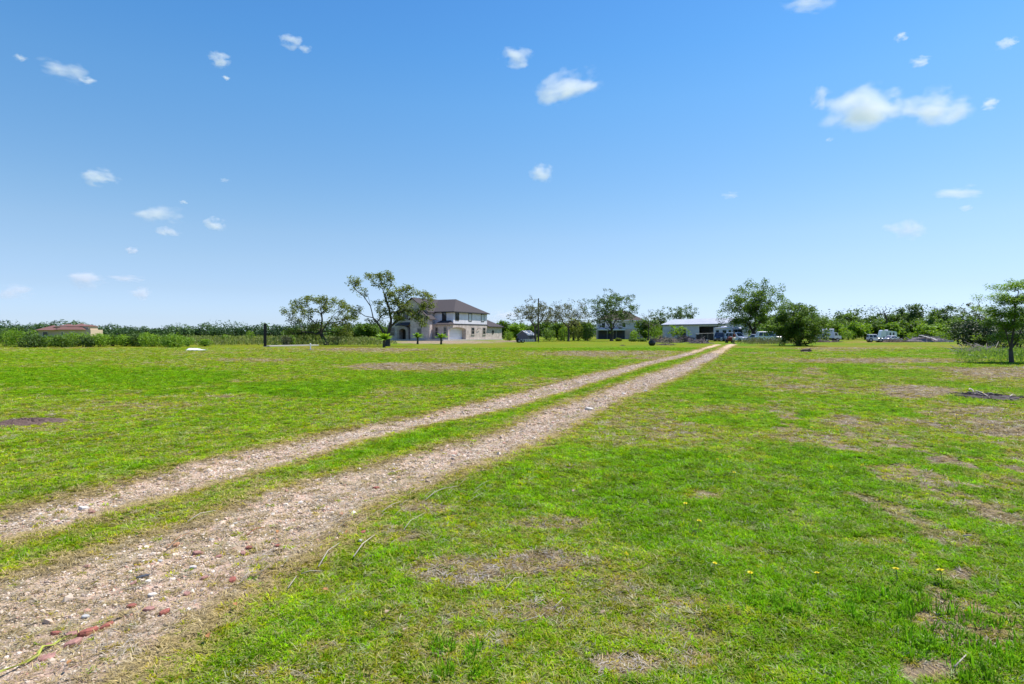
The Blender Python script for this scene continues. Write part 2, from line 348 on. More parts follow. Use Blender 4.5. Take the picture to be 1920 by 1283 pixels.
def build_ground():
    a1 = np.linspace(-R(54), R(54), 470); a2 = np.linspace(R(54), R(306), 60)[1:-1]
    ang = np.concatenate([a1, a2]); nr = 590
    rad = .1 * (6000 / .1) ** (np.arange(nr) / (nr - 1))
    A, Rr = np.meshgrid(ang, rad); X = (np.sin(A) * Rr).ravel(); Y = (np.cos(A) * Rr).ravel()
    dry, dirt, grav, n2, n4, sh = field(X, Y)
    Z = height(X, Y)
    r = np.hypot(X, Y)
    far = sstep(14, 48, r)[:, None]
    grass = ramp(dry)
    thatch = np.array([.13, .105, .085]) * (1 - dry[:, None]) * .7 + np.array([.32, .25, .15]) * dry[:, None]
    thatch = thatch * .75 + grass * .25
    c = thatch * (1 - far) + grass * far * .54  # far grass colour darkened for the shade among blades not built there
    soil = np.array([.30, .23, .19])
    c = c * (1 - dirt[:, None] * .85) + soil * dirt[:, None] * .85
    gcol = np.array([.545, .41, .305]) * (.85 + .3 * n2[:, None])
    c = c * (1 - grav[:, None]) + gcol * grav[:, None]
    V = np.stack([X, Y, Z], 1); na = len(ang)
    V = np.vstack([V, [[0, 0, 0]]]); c = np.vstack([c, [[.2, .2, .08]]])
    i = np.arange(nr - 1)[:, None] * na; j = np.arange(na)[None, :]; j2 = (j + 1) % na
    Q = np.stack([i + j2, i + j, i + na + j, i + na + j2], -1).reshape(-1, 4)
    m, t, b = nodes_of('lawn_ground'); N, L = t.nodes, t.links
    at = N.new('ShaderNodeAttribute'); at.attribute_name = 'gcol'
    tc = N.new('ShaderNodeTexCoord')
    def noise(sc, det, lo, hi, p0=.3, p1=.7, vec=None):
        no = N.new('ShaderNodeTexNoise'); no.inputs['Scale'].default_value = sc; no.inputs['Detail'].default_value = det; no.inputs['Roughness'].default_value = .7
        L.new(vec or tc.outputs['Object'], no.inputs['Vector'])
        rp = N.new('ShaderNodeValToRGB'); rp.color_ramp.elements[0].position = p0; rp.color_ramp.elements[1].position = p1
        rp.color_ramp.elements[0].color = (*lo, 1); rp.color_ramp.elements[1].color = (*hi, 1)
        L.new(no.outputs['Fac'], rp.inputs['Fac']); return no, rp
    def mul(a, b_):
        mx = N.new('ShaderNodeMix'); mx.data_type = 'RGBA'; mx.blend_type = 'MULTIPLY'; mx.inputs[0].default_value = 1
        L.new(a, mx.inputs[6]); L.new(b_, mx.inputs[7]); return mx.outputs[2]
    n_f, r_f = noise(55, 5, (.62, .6, .58), (1.3, 1.3, 1.28))
    n_m, r_m = noise(4.5, 8, (.66, .74, .6), (1.28, 1.2, 1.3))
    n_l, r_l = noise(.35, 6, (.80, .88, .75), (1.2, 1.1, 1.2))
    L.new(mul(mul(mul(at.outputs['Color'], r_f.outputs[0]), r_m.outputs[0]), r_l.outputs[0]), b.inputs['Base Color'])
    b.inputs['Roughness'].default_value = .95; b.inputs['Specular IOR Level'].default_value = .1
    bp = N.new('ShaderNodeBump'); bp.inputs['Strength'].default_value = .9; bp.inputs['Distance'].default_value = .02
    L.new(n_f.outputs['Fac'], bp.inputs['Height'])
    bp2 = N.new('ShaderNodeBump'); bp2.inputs['Strength'].default_value = .6; bp2.inputs['Distance'].default_value = .08
    L.new(n_m.outputs['Fac'], bp2.inputs['Height']); L.new(bp.outputs[0], bp2.inputs['Normal']); L.new(bp2.outputs[0], b.inputs['Normal'])
    fs = Q
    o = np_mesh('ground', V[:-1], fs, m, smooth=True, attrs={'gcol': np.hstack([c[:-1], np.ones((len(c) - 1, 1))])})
    tag(o, 'flat mown lawn with a two-rut gravel track across it', None, kind='structure')
build_ground()

# ------------------------------------------------------------------ scattered grass, straw and gravel
def scatter(name, pts, rot, scl, tint, sources, label, cat, idx=None):
    coll = bpy.data.collections.new(name + '_pieces')
    for s in sources: coll.objects.link(s)
    me = bpy.data.meshes.new(name); n = len(pts)
    me.vertices.add(n); me.vertices.foreach_set('co', pts.astype(np.float32).ravel())
    me.attributes.new('rot', 'FLOAT_VECTOR', 'POINT').data.foreach_set('vector', rot.astype(np.float32).ravel())
    me.attributes.new('scl', 'FLOAT_VECTOR', 'POINT').data.foreach_set('vector', scl.astype(np.float32).ravel())
    me.attributes.new('idx', 'INT', 'POINT').data.foreach_set('value', (np.random.default_rng(5).integers(0, len(sources), n) if idx is None else idx).astype(np.int32))
    me.attributes.new('tint', 'FLOAT_COLOR', 'POINT').data.foreach_set('color', np.hstack([tint, np.ones((n, 1))]).astype(np.float32).ravel())
    o = bpy.data.objects.new(name, me); COL.objects.link(o)
    ng = bpy.data.node_groups.new(name, 'GeometryNodeTree')
    ng.interface.new_socket('Geometry', in_out='INPUT', socket_type='NodeSocketGeometry')
    ng.interface.new_socket('Geometry', in_out='OUTPUT', socket_type='NodeSocketGeometry')
    N, L = ng.nodes, ng.links
    gi, go = N.new('NodeGroupInput'), N.new('NodeGroupOutput')
    iop = N.new('GeometryNodeInstanceOnPoints'); ci = N.new('GeometryNodeCollectionInfo')
    ci.inputs['Collection'].default_value = coll; ci.inputs['Separate Children'].default_value = True; ci.inputs['Reset Children'].default_value = True
    def named(k, dt):
        q = N.new('GeometryNodeInputNamedAttribute'); q.data_type = dt; q.inputs['Name'].default_value = k; return q.outputs['Attribute']
    L.new(gi.outputs[0], iop.inputs['Points']); L.new(ci.outputs[0], iop.inputs['Instance'])
    iop.inputs['Pick Instance'].default_value = True
    L.new(named('idx', 'INT'), iop.inputs['Instance Index'])
    L.new(named('rot', 'FLOAT_VECTOR'), iop.inputs['Rotation']); L.new(named('scl', 'FLOAT_VECTOR'), iop.inputs['Scale'])
    L.new(iop.outputs[0], go.inputs[0])
    md = o.modifiers.new('scatter', 'NODES'); md.node_group = ng
    tag(o, label, cat, kind='stuff'); return o

GRASS_M = tint_mat('grass_blade', .6, .44, .08); STRAW_M = tint_mat('straw_blade', .8, .2, .08); STONE_M = tint_mat('gravel_stone', .85, 0, .25)
def tuft(name, seed, n, r0, l0, l1, lean0, lean1, w0, w1, m, vr=(.45, 1.45), lift=0.0):
    g = np.random.default_rng(seed); V = []; Fc = []; at = []
    for k in range(n):
        a = g.uniform(0, 2 * math.pi); rr = r0 * math.sqrt(g.uniform()); bx, by = rr * math.cos(a), rr * math.sin(a)
        h = a + g.normal(0, 1.1); ln = g.uniform(l0, l1); le = R(g.uniform(lean0, lean1)); w = g.uniform(w0, w1) / 2
        d = np.array([math.cos(h), math.sin(h), 0]); s = np.array([-math.sin(h), math.cos(h), 0])
        p0 = np.array([bx, by, lift + g.uniform(0, .004)]); p1 = p0 + ln * .55 * (d * math.sin(le * .7) + np.array([0, 0, math.cos(le * .7)]))
        le2 = min(le * 1.35, R(97)); p2 = p1 + ln * .45 * (d * math.sin(le2) + np.array([0, 0, math.cos(le2)]))
        p2[2] = max(p2[2], .002)
        b = len(V); V += [p0 - s * w, p0 + s * w, p1 + s * w * .85, p1 - s * w * .85, p2]
        Fc += [(b, b + 1, b + 2, b + 3), (b + 3, b + 2, b + 4)]; v = g.uniform(*vr); at += [v] * 5
    return np_mesh(name, V, Fc, m, attrs={'v': np.array(at)}, link=False)
def rosette(name, seed, n, m):
    g = np.random.default_rng(seed); V = []; Fc = []; at = []
    for k in range(n):
        h = 2 * math.pi * k / n + g.normal(0, .3); ln = g.uniform(.02, .042); w = ln * g.uniform(.16, .28); up = R(g.uniform(10, 50))
        d = np.array([math.cos(h) * math.cos(up), math.sin(h) * math.cos(up), math.sin(up)]); s = np.array([-math.sin(h), math.cos(h), 0])
        b = len(V); o = np.array([0, 0, .004])
        V += [o, o + d * ln * .45 - s * w, o + d * ln * .45 + s * w, o + d * ln * .85 - s * w * .6, o + d * ln * .85 + s * w * .6, o + d * ln - np.array([0, 0, ln * .15])]
        Fc += [(b, b + 2, b + 1), (b + 1, b + 2, b + 4, b + 3), (b + 3, b + 4, b + 5)]; at += [g.uniform(.7, 1.25)] * 6
    return np_mesh(name, V, Fc, m, attrs={'v': np.array(at)}, link=False)
def pebble(name, seed, flat):
    g = np.random.default_rng(seed); mb = []
    ph = (1 + 5 ** .5) / 2
    V = np.array([(-1, ph, 0), (1, ph, 0), (-1, -ph, 0), (1, -ph, 0), (0, -1, ph), (0, 1, ph), (0, -1, -ph), (0, 1, -ph), (ph, 0, -1), (ph, 0, 1), (-ph, 0, -1), (-ph, 0, 1)]) / 1.9
    V = V * g.uniform(.65, 1.2, (12, 1)) * np.array([1, g.uniform(.55, .9), flat])
    Fc = [(0, 11, 5), (0, 5, 1), (0, 1, 7), (0, 7, 10), (0, 10, 11), (1, 5, 9), (5, 11, 4), (11, 10, 2), (10, 7, 6), (7, 1, 8), (3, 9, 4), (3, 4, 2), (3, 2, 6), (3, 6, 8), (3, 8, 9), (4, 9, 5), (2, 4, 11), (6, 2, 10), (8, 6, 7), (9, 8, 1)]
    return np_mesh(name, V, Fc, STONE_M, attrs={'v': np.full(12, 1.0)}, link=False)

def build_scatter():
    g = np.random.default_rng(8)
    n = 410000; z0, z1 = 1.7, 62.0
    u = g.uniform(size=n); Y = (z0 ** .4 + u * (z1 ** .4 - z0 ** .4)) ** 2.5
    X = g.uniform(-1.2, 1.2, n) * np.maximum(Y, 3.4)
    dry, dirt, grav, n2, n4, sh = field(X, Y); H = height(X, Y)
    keep = g.uniform(size=n) < (1 - .80 * grav) * (1 - .86 * dirt)
    X, Y, H, dry, dirt, grav, sh = [a[keep] for a in (X, Y, H, dry, dirt, grav, sh)]
    n = len(X)
    straw = g.uniform(size=n) < np.clip(.13 + .11 * sstep(11, 4, Y) + .8 * dry ** 1.6 + .45 * grav + .25 * dirt, 0, .93)
    d = np.clip(dry + g.normal(0, .13, n), 0, 1)
    tint = ramp(d) * g.uniform(.75, 1.25, (n, 1))
    near = sstep(20, 5, Y)
    # lawn greens differ from plant to plant
    gr = np.clip(d * .75 + g.normal(0, .13, n), 0, .62)
    cl = .62 + .76 * fbm(X / .17, Y / .2, 83, 2)
    tint_g = ramp(gr) * g.uniform(.72, 1.28, (n, 1)) * cl[:, None] * (1.06 + .14 * sstep(20, 7, Y))[:, None] * np.stack([g.uniform(.85, 1.15, n), np.ones(n), g.uniform(.5, 1.3, n)], 1)  # near tufts tinted brighter to offset the shade between blades
    sw = g.uniform(size=n)
    tint_s = np.where((sw < .35)[:, None], np.array([.44, .39, .33]), np.where((sw < .75)[:, None], np.array([.40, .31, .15]), np.array([.26, .19, .11]))) * g.uniform(.7, 1.2, (n, 1))
    # where the sward is hardly dry its dead blades are few and yellowish
    yel = (np.clip(sh * 1.4 - .1, 0, 1) * (1 - grav * .8))[:, None]; tint_s = tint_s * (1 - yel) + np.array([.50, .39, .165]) * g.uniform(.7, 1.15, (n, 1)) * yel
    mixw = np.maximum(np.clip(dry * 1.5 - .1, .12, 1), .5 * sstep(11, 4, Y))[:, None]; tint_s = tint_s * mixw + tint * (1 - mixw)
    s = (np.maximum(Y, 3) / 3) ** .55; sz = (np.maximum(Y, 3) / 3) ** .22
    rot = np.stack([g.normal(0, .12, n), g.normal(0, .12, n), g.uniform(0, 2 * math.pi, n)], 1)
    k = g.uniform(.7, 1.35, n)
    tall = np.clip(1.15 - .6 * dry, .5, 1.2) * .70 * (1 + .55 * sstep(.35, .0, dry) * sstep(.5, .8, fbm(X / .22, Y / .22, 91, 2)))
    scl = np.stack([s * k, s * k, sz * k * tall], 1)
    pts = np.stack([X, Y, H], 1)
    gs = [tuft('grass_tuft', 100 + i, 24, .022, .017, .038, 25, 82, .0026, .0050, GRASS_M) for i in range(9)]
    gs += [rosette('grass_tuft', 200 + i, 8, GRASS_M) for i in range(2)]
    # knot of taller blades at the near edge of the lawn
    ex = []
    for px, py, nn, sp in ((1900, 1235, 60, .22), (1690, 1140, 16, .10), (1730, 1215, 10, .05), (1480, 1150, 12, .08), (1620, 1160, 10, .08), (830, 1255, 10, .08)):
        c = G(px, py); q = g.normal(0, sp, (nn, 2)) + c[:2]; ex.append(q)
    ex = np.vstack(ex); ne = len(ex)
    pg = np.vstack([pts[~straw], np.column_stack([ex, height(ex[:, 0], ex[:, 1])])])
    rg = np.vstack([rot[~straw], np.stack([np.zeros(ne), np.zeros(ne), g.uniform(0, 6, ne)], 1)])
    sg = np.vstack([scl[~straw], np.stack([np.full(ne, 1.5), np.full(ne, 1.5), g.uniform(1.6, 3.0, ne)], 1)])
    tg = np.vstack([tint_g[~straw], np.array([.15, .34, .008]) * g.uniform(.8, 1.3, (ne, 1))])
    ng_ = len(pg) - ne; ig = np.where(g.uniform(size=len(pg)) < .07, g.integers(9, 11, len(pg)), g.integers(0, 9, len(pg))); ig[ng_:] = g.integers(0, 9, ne)
    sg[ig >= 9] *= .8
    scatter('lawn_grass', pg, rg, sg, tg, gs, 'short green grass of the mown lawn', 'grass', ig)
    ss = [tuft('dry_grass_tuft', 300 + i, 15, .026, .018, .055, 58, 90, .0020, .0040, STRAW_M, (.6, 1.3), .004) for i in range(7)]
    scl_s = scl[straw] * np.array([1.0, 1.0, .8])
    scatter('dry_grass', pts[straw], rot[straw], scl_s, tint_s[straw], ss, 'dead straw-coloured grass lying in the lawn and ruts', 'dry grass')
    # gravel of the two ruts
    n = 230000; u = g.uniform(size=n); Y = (1.9 ** .35 + u * (45 ** .35 - 1.9 ** .35)) ** (1 / .35)
    pl = np.where(g.uniform(size=n) < .5, 0, 1)
    XL = np.interp(Y, RUT_L[:, 1], RUT_L[:, 0]); XR = np.interp(Y, RUT_R[:, 1], RUT_R[:, 0])
    X = np.where(pl == 0, XL, XR) + g.normal(0, .5, n)
    dry, dirt, grav, n2, n4, sh = field(X, Y)
    k = g.uniform(size=n) < (grav * (.35 + 1.1 * n2) + .015); X, Y = X[k], Y[k]; n = len(X); H = height(X, Y)
    sz = np.exp(g.normal(math.log(.0053), .5, n)) * (np.maximum(Y, 3) / 3) ** .45
    base = np.array([(.54, .435, .335), (.57, .48, .39), (.44, .33, .25), (.62, .55, .47), (.45, .26, .19), (.30, .24, .20), (.54, .40, .30)])
    pr = np.array([.30, .18, .18, .06, .07, .08, .13])
    tint = base[g.choice(len(base), n, p=pr)] * g.uniform(.8, 1.15, (n, 1))
    ps = [pebble('stone', 400 + i, f) for i, f in enumerate((.5, .7, .4, .6, .35))]
    scatter('gravel', np.stack([X, Y, H + sz * .12], 1), g.uniform(-.5, .5, (n, 3)) + np.stack([np.zeros(n), np.zeros(n), g.uniform(0, 6.28, n)], 1),
            np.repeat(sz[:, None], 3, 1), tint, ps, 'crushed stone and brick gravel in the two wheel ruts', 'gravel')
build_scatter()
#PART3
# ------------------------------------------------------------------ foliage and trees
def leaf_quads(g, C, size, out=None, outw=0.0, flat=0.0):
    n = len(C)
    nrm = g.normal(size=(n, 3))
    if out is not None:
        nrm = nrm / np.linalg.norm(nrm, axis=1, keepdims=True) * (1 - outw) + out * outw
    nrm[:, 2] += flat * np.sign(nrm[:, 2] + 1e-6)
    nrm /= np.linalg.norm(nrm, axis=1, keepdims=True) + 1e-9
    a = np.cross(nrm, g.normal(size=(n, 3))); a /= np.linalg.norm(a, axis=1, keepdims=True) + 1e-9
    b = np.cross(nrm, a)
    s = (size * g.uniform(.6, 1.35, n))[:, None]
    bend = nrm * s * .18
    V = np.stack([C - a * s, C - b * s * .5 + bend, C + a * s, C + b * s * .5 + bend], 1).reshape(-1, 3)
    return V, np.arange(4 * n).reshape(-1, 4)
def crown_obj(name, V, tint, m, parent):
    return np_mesh(name, V, np.arange(len(V)).reshape(-1, 4), m, parent, attrs={'tint': np.repeat(tint, 4)})

def grow(g, trunks, targets, zmin, droop=0.0, step=.55):
    """skeleton: trunk polylines, then every target joined to the nearest limb that suits it"""
    pos, par = [], []
    for pl in trunks:
        pl = [np.array(p, float) for p in pl]; prev = -1
        if pos and len(pos): # start from nearest existing node when the polyline starts on it
            d = [np.linalg.norm(p - pl[0]) for p in pos]
            if min(d) < .6: prev = int(np.argmin(d))
        for a, b in zip(pl[:-1], pl[1:]):
            k = max(1, int(np.linalg.norm(b - a) / step))
            for i in range(k + 1):
                if i == 0 and prev >= 0: continue
                pos.append(a + (b - a) * i / k + g.normal(0, .025, 3) * (i > 0)); par.append(prev); prev = len(pos) - 1
    root = pos[0]
    order = np.argsort([np.linalg.norm(t[:2] - root[:2]) + .5 * abs(t[2] - root[2] - zmin) for t in targets])
    ends = []
    for k in order:
        t = targets[k]; Pn = np.array(pos)
        d = np.linalg.norm(Pn - t, axis=1) + .8 * np.maximum(0, Pn[:, 2] - t[2] + .2) + 8.0 * (Pn[:, 2] < root[2] + zmin)
        i = int(np.argmin(d)); a = Pn[i]; L_ = np.linalg.norm(t - a); n = max(1, int(L_ / step)); prev = i
        side = g.normal(0, .10 * L_, 3); side[2] = abs(side[2]) * .6 + .06 * L_ - droop * L_
        for j in range(1, n + 1):
            f = j / n
            pos.append(a + (t - a) * f + side * math.sin(math.pi * f)); par.append(prev); prev = len(pos) - 1
        ends.append(prev)
    return np.array(pos), np.array(par), ends
def limbs_mesh(name, pos, par, ends, r_trunk, m, parent, r_min=.012, sides=5, p=.6):
    n = len(pos); w = np.zeros(n)
    for e in ends: w[e] += 1
    for i in range(n - 1, -1, -1):
        if w[i] == 0: w[i] = .5
        if par[i] >= 0: w[par[i]] += w[i]
    wr = w[0]; rad = np.maximum(r_trunk * (w / wr) ** p, r_min)
    hgt = pos[:, 2] - pos[0][2]; rad *= 1 + .55 * np.exp(-hgt / .35) * (w > .5 * wr)
    idx = np.where(par >= 0)[0]; a = pos[par[idx]]; b = pos[idx]; d = b - a; L_ = np.linalg.norm(d, axis=1, keepdims=True); d = d / np.maximum(L_, 1e-6)
    ref = np.where(np.abs(d[:, 2:3]) > .9, np.array([[1., 0, 0]]), np.array([[0, 0, 1.]]))
    u = np.cross(d, ref); u /= np.linalg.norm(u, axis=1, keepdims=True); v = np.cross(d, u)
    V = []
    for q, r_ in ((a - d * .01, np.minimum(rad[par[idx]], rad[idx] * 1.35)), (b, rad[idx])):
        for k in range(sides):
            t = 2 * math.pi * k / sides; V.append(q + (u * math.cos(t) + v * math.sin(t)) * r_[:, None])
    V = np.stack(V, 1); m_ = len(idx); base = np.arange(m_)[:, None] * (2 * sides)
    Fc = np.stack([base[:, 0][:, None] + np.array([k, (k + 1) % sides, sides + (k + 1) % sides, sides + k]) for k in range(sides)], 1).reshape(-1, 4)
    return np_mesh(name, V.reshape(-1, 3), Fc, m, parent, smooth=True)

def tree(name, label, base, targets, trunks, r_trunk, leaf, bark, lpc=26, csize=.45, lsize=.14, group=None, cat='tree', seed=1, zmin=1.0, droop=0., hang=0., flat=.3, sides=5, tipw=None, r_min=.012):
    """targets: ends of the branches (N,3) in metres from the base; leaves gather round them"""
    g = np.random.default_rng(seed)
    root = empty(name, base); tag(root, label, cat, group)
    pos, par, ends = grow(g, trunks, targets, zmin, droop)
    limbs_mesh('trunk', pos, par, ends, r_trunk, bark, root, r_min=r_min, sides=sides)
    E = pos[ends]; k = len(E)
    cnt = np.maximum(1, g.poisson(lpc, k)); 
    if tipw is not None: cnt = np.maximum(1, (cnt * tipw).astype(int))
    C = np.repeat(E, cnt, 0); n = len(C)
    off = g.normal(size=(n, 3)); off /= np.linalg.norm(off, axis=1, keepdims=True); off *= (csize * g.uniform(.15, 1, n) ** .6)[:, None]
    off[:, 2] *= .75
    if hang: off[:, 2] -= hang * np.abs(g.normal(size=n))
    C = C + off
    out = off / (np.linalg.norm(off, axis=1, keepdims=True) + 1e-6)
    V, _ = leaf_quads(g, C, lsize, out, .35, flat)
    ct = g.normal(.5, .17, k); tint = np.clip(np.repeat(ct, cnt) + g.normal(0, .16, n), 0, 1)
    crown_obj('crown', V, tint, leaf, root)
    return root
def ball(g, n, c, r, shell=2.2, gap=0.0, lower=-1.0):
    """points in an ellipsoid, thinned where gaps are"""
    out = []; ph = g.uniform(0, 6.28, 6)
    while len(out) < n:
        v = g.normal(size=3); v /= np.linalg.norm(v)
        if v[2] < lower: continue
        rr = g.uniform() ** (1 / shell)
        lump = 1 + .16 * math.sin(3 * math.atan2(v[1], v[0]) + ph[0]) + .13 * math.sin(5 * v[2] + ph[1]) + .10 * math.sin(7 * v[0] + ph[2])
        if gap and (math.sin(4.2 * v[0] + ph[3]) * math.sin(4.6 * v[2] + ph[4]) > .75 - gap): continue
        out.append(np.array(c) + np.array(r) * v * rr * lump)
    return np.array(out)
def px_tree(name, label, bx, D, x0, x1, ytop, ybot, leaf, bark, n=90, depth=None, seed=1, stems=None, lean=0.0, r_trunk=None, fork=.35, shell=2.2, gap=0., group=None, lower=-1., **kw):
    """a tree given by its crown's outline in the photograph and its distance"""
    g = np.random.default_rng(seed + 500)
    base = np.array([(bx - 960) / F * D, D, 0.0])
    c = P((x0 + x1) / 2, (ytop + ybot) / 2, D) - base
    rx = (x1 - x0) / 2 / F * D; rz = (ybot - ytop) / 2 / F * D; ry = depth or rx * .9
    T = ball(g, n, c, (rx * .93, ry, rz * .93), shell, gap, lower)
    h = c[2] + rz; hf = max(.4, (c[2] - rz) + fork * 2 * rz)
    mid = np.array([lean + c[0] * .35, 0, hf])
    trunks = [[(0, 0, -.1), (mid[0] * .35 + .05, .03, hf * .5), mid]]
    for k in range(stems or 3):
        a = 2 * math.pi * (k + g.uniform(-.3, .3)) / (stems or 3)
        trunks.append([mid, mid * .5 + c * .5 + np.array([math.cos(a) * rx * .25, math.sin(a) * ry * .25, 0]), c + np.array([math.cos(a) * rx * .5, math.sin(a) * ry * .5, rz * .3])])
    return tree(name, label, base, T, trunks, r_trunk or h * .028, leaf, bark, seed=seed, group=group, zmin=hf * .75, **kw)

def shrub(name, label, base, rx, ry, h, leaf, n=500, lsize=.1, seed=1, group=None, cat='shrub', bark=None, lift=.0, lumps=5, spiky=0.0):
    g = np.random.default_rng(seed)
    root = empty(name, base); tag(root, label, cat, group)
    C = []; O = []; T = []
    for k in range(lumps):
        a = 2 * math.pi * k / lumps + g.uniform(-.4, .4); q = 0 if k == 0 else g.uniform(.35, .62)
        cc = np.array([math.cos(a) * rx * q, math.sin(a) * ry * q, h * g.uniform(.34, .52) + lift]); rr = np.array([rx, ry, 0]) * g.uniform(.42, .62) + np.array([0, 0, h * g.uniform(.36, .5)])
        m = n // lumps; v = g.normal(size=(m, 3)); v /= np.linalg.norm(v, axis=1, keepdims=True)
        q = g.uniform(.3, 1, m) ** .45 * g.uniform(.9, 1.15, m)
        p = cc + v * rr * q[:, None]
        if spiky: p[:, 2] += spiky * h * (g.uniform(size=m) < .08)
        C.append(p); O.append(v); T.append(np.full(m, g.normal(.5, .14)))
    C = np.vstack(C); O = np.vstack(O); C[:, 2] = np.maximum(C[:, 2], .03)
    V, _ = leaf_quads(g, C, lsize, O, .5, .1)
    crown_obj('foliage', V, np.clip(np.concatenate(T) + g.normal(0, .17, len(C)), 0, 1), leaf, root)
    mb = MB()
    for k in range(6):
        a = 2 * math.pi * k / 6 + g.uniform(-.4, .4); e = np.array([math.cos(a) * rx * .5, math.sin(a) * ry * .5, h * .7 + lift])
        mb.tube([(e[0] * .1, e[1] * .1, -.02), tuple(e * np.array([.5, .5, .6])), tuple(e)], [.035, .025, .012], 5)
    mb.build('stem', bark or BARK, root); return root

# ------------------------------------------------------------------ far woods, one mass along the horizon
def woods():
    g = np.random.default_rng(77); Vs, Ts = [], []
    def blob(c, r, n, ls, t0):
        v = g.normal(size=(n, 3)); v[:, 2] = np.abs(v[:, 2]) * 1.25 - .75; v /= np.linalg.norm(v, axis=1, keepdims=True)
        lump = 1 + .16 * np.sin(4 * np.arctan2(v[:, 1], v[:, 0]) + g.uniform(0, 6)) + .12 * np.sin(9 * v[:, 0] + g.uniform(0, 6))
        p = c + v * r * (g.uniform(.55, 1, n) ** .4 * lump)[:, None]; p[:, 2] = np.maximum(p[:, 2], .15)
        V, _ = leaf_quads(g, p, ls, v, .55, .15); Vs.append(V); Ts.append(np.clip(g.normal(t0, .17, n), 0, 1))
    # photo row of the skyline at several columns
    sk = np.array([(-400, 606), (0, 607), (60, 607), (150, 608), (200, 608), (240, 614), (285, 620), (330, 616), (380, 613), (430, 608), (480, 612), (520, 609), (580, 608), (640, 606), (700, 606), (760, 612), (930, 604), (960, 606), (1010, 608), (1080, 606), (1140, 606), (1200, 604), (1260, 602), (1340, 604), (1400, 600), (1480, 596), (1560, 584), (1600, 581), (1660, 577), (1720, 573), (1800, 577), (1920, 568), (2400, 564)])
    for D, dn, ls, tt in ((360, 7.0, .60, .55), (315, 7.0, .55, .35)):
        px = -420.
        while px < 2400:
            top = np.interp(px, sk[:, 0], sk[:, 1]) + g.normal(0, 4.2) + (2 if D < 350 else 0)
            Dq = D * np.interp(px, [-400, 800, 1300, 2400], [1, .95, .72, .62]) + g.uniform(-12, 12)
            h = EYE + (HOR - top) / F * Dq; r = h * g.uniform(.55, 1.15)
            blob(np.array([(px - 960) / F * Dq, Dq, h * .42]), np.array([r, r, h * .58]), 420, ls * Dq / 340, g.normal(tt, .2))
            px += r / Dq * F * g.uniform(.75, 1.2)
    V = np.vstack(Vs); T = np.concatenate(Ts)
    o = np_mesh('woodland', V, np.arange(len(V)).reshape(-1, 4), LEAF_F, attrs={'tint': np.repeat(T, 4)})
    tag(o, 'distant belt of green woodland closing off the field', 'woodland', kind='stuff')
woods()

# scrub and tall weeds at the far edge of the mown lawn, left of the house
def scrub():
    g = np.random.default_rng(31); n = 26000
    px = g.uniform(330, 745, n); D = g.uniform(74, 108, n)
    X = (px - 960) / F * D
    lump = fbm(X / 3.0, D / 3.0, 51, 3)
    hmax = (.35 + 1.3 * lump) * np.interp(px, [330, 400, 560, 745], [1.2, .9, 1.0, .8])
    edge = sstep(325, 372, px + 40 * (lump - .5)) * sstep(748, 690, px + 60 * (lump - .5)) * sstep(73, 80, D + 8 * (lump - .5))
    kp = g.uniform(size=n) < edge; X, D, lump, hmax, edge, px = [q[kp] for q in (X, D, lump, hmax, edge, px)]; n = len(X)
    C = np.stack([X, D, g.uniform(0.02, 1, n) * hmax * (.35 + .65 * edge)], 1)
    V, _ = leaf_quads(g, C, .13, np.tile([[0, -.3, .8]], (n, 1)), .2, 0)
    W = V.reshape(n, 4, 3); W[:, [0, 2]] = C[:, None] + (W[:, [0, 2]] - C[:, None]) * np.array([.5, .5, 1.6])
    t = np.clip(lump * .9 + g.normal(.05, .22, n), 0, 1)
    m = leaf_mat('weeds_mixed', (.20, .19, .10), (.19, .26, .05), .28)
    o = np_mesh('weeds', W.reshape(-1, 3), np.arange(4 * n).reshape(-1, 4), m, attrs={'tint': np.repeat(t, 4)})
    tag(o, 'tall rough weeds beyond the mown lawn', 'weeds', kind='stuff')
scrub()
#PART4
# ------------------------------------------------------------------ the brick house
WHITE = mat('white_paint', (.76, .74, .79), .5, .05, 2)
TRIM = mat('dark_trim', (.035, .032, .034), .5, .2, 3)
ROOF = mat('shingle_brown', (.058, .049, .051), .92, .22, 6, bump=.5)
BRICK = brick_mat('brick_pink', (.50, .40, .36), (.62, .53, .49), (.60, .55, .53))
SIDING = ribs_mat('lap_siding', (.75, .72, .79), .2, 2, .55, .015)
GLASS = glass_mat('window_glass')
CONC = mat('concrete', (.45, .42, .38), .9, .15, 2)
BLIND = mat('window_blind', (.62, .63, .64), .4, .06, 1.5, spec=.5)

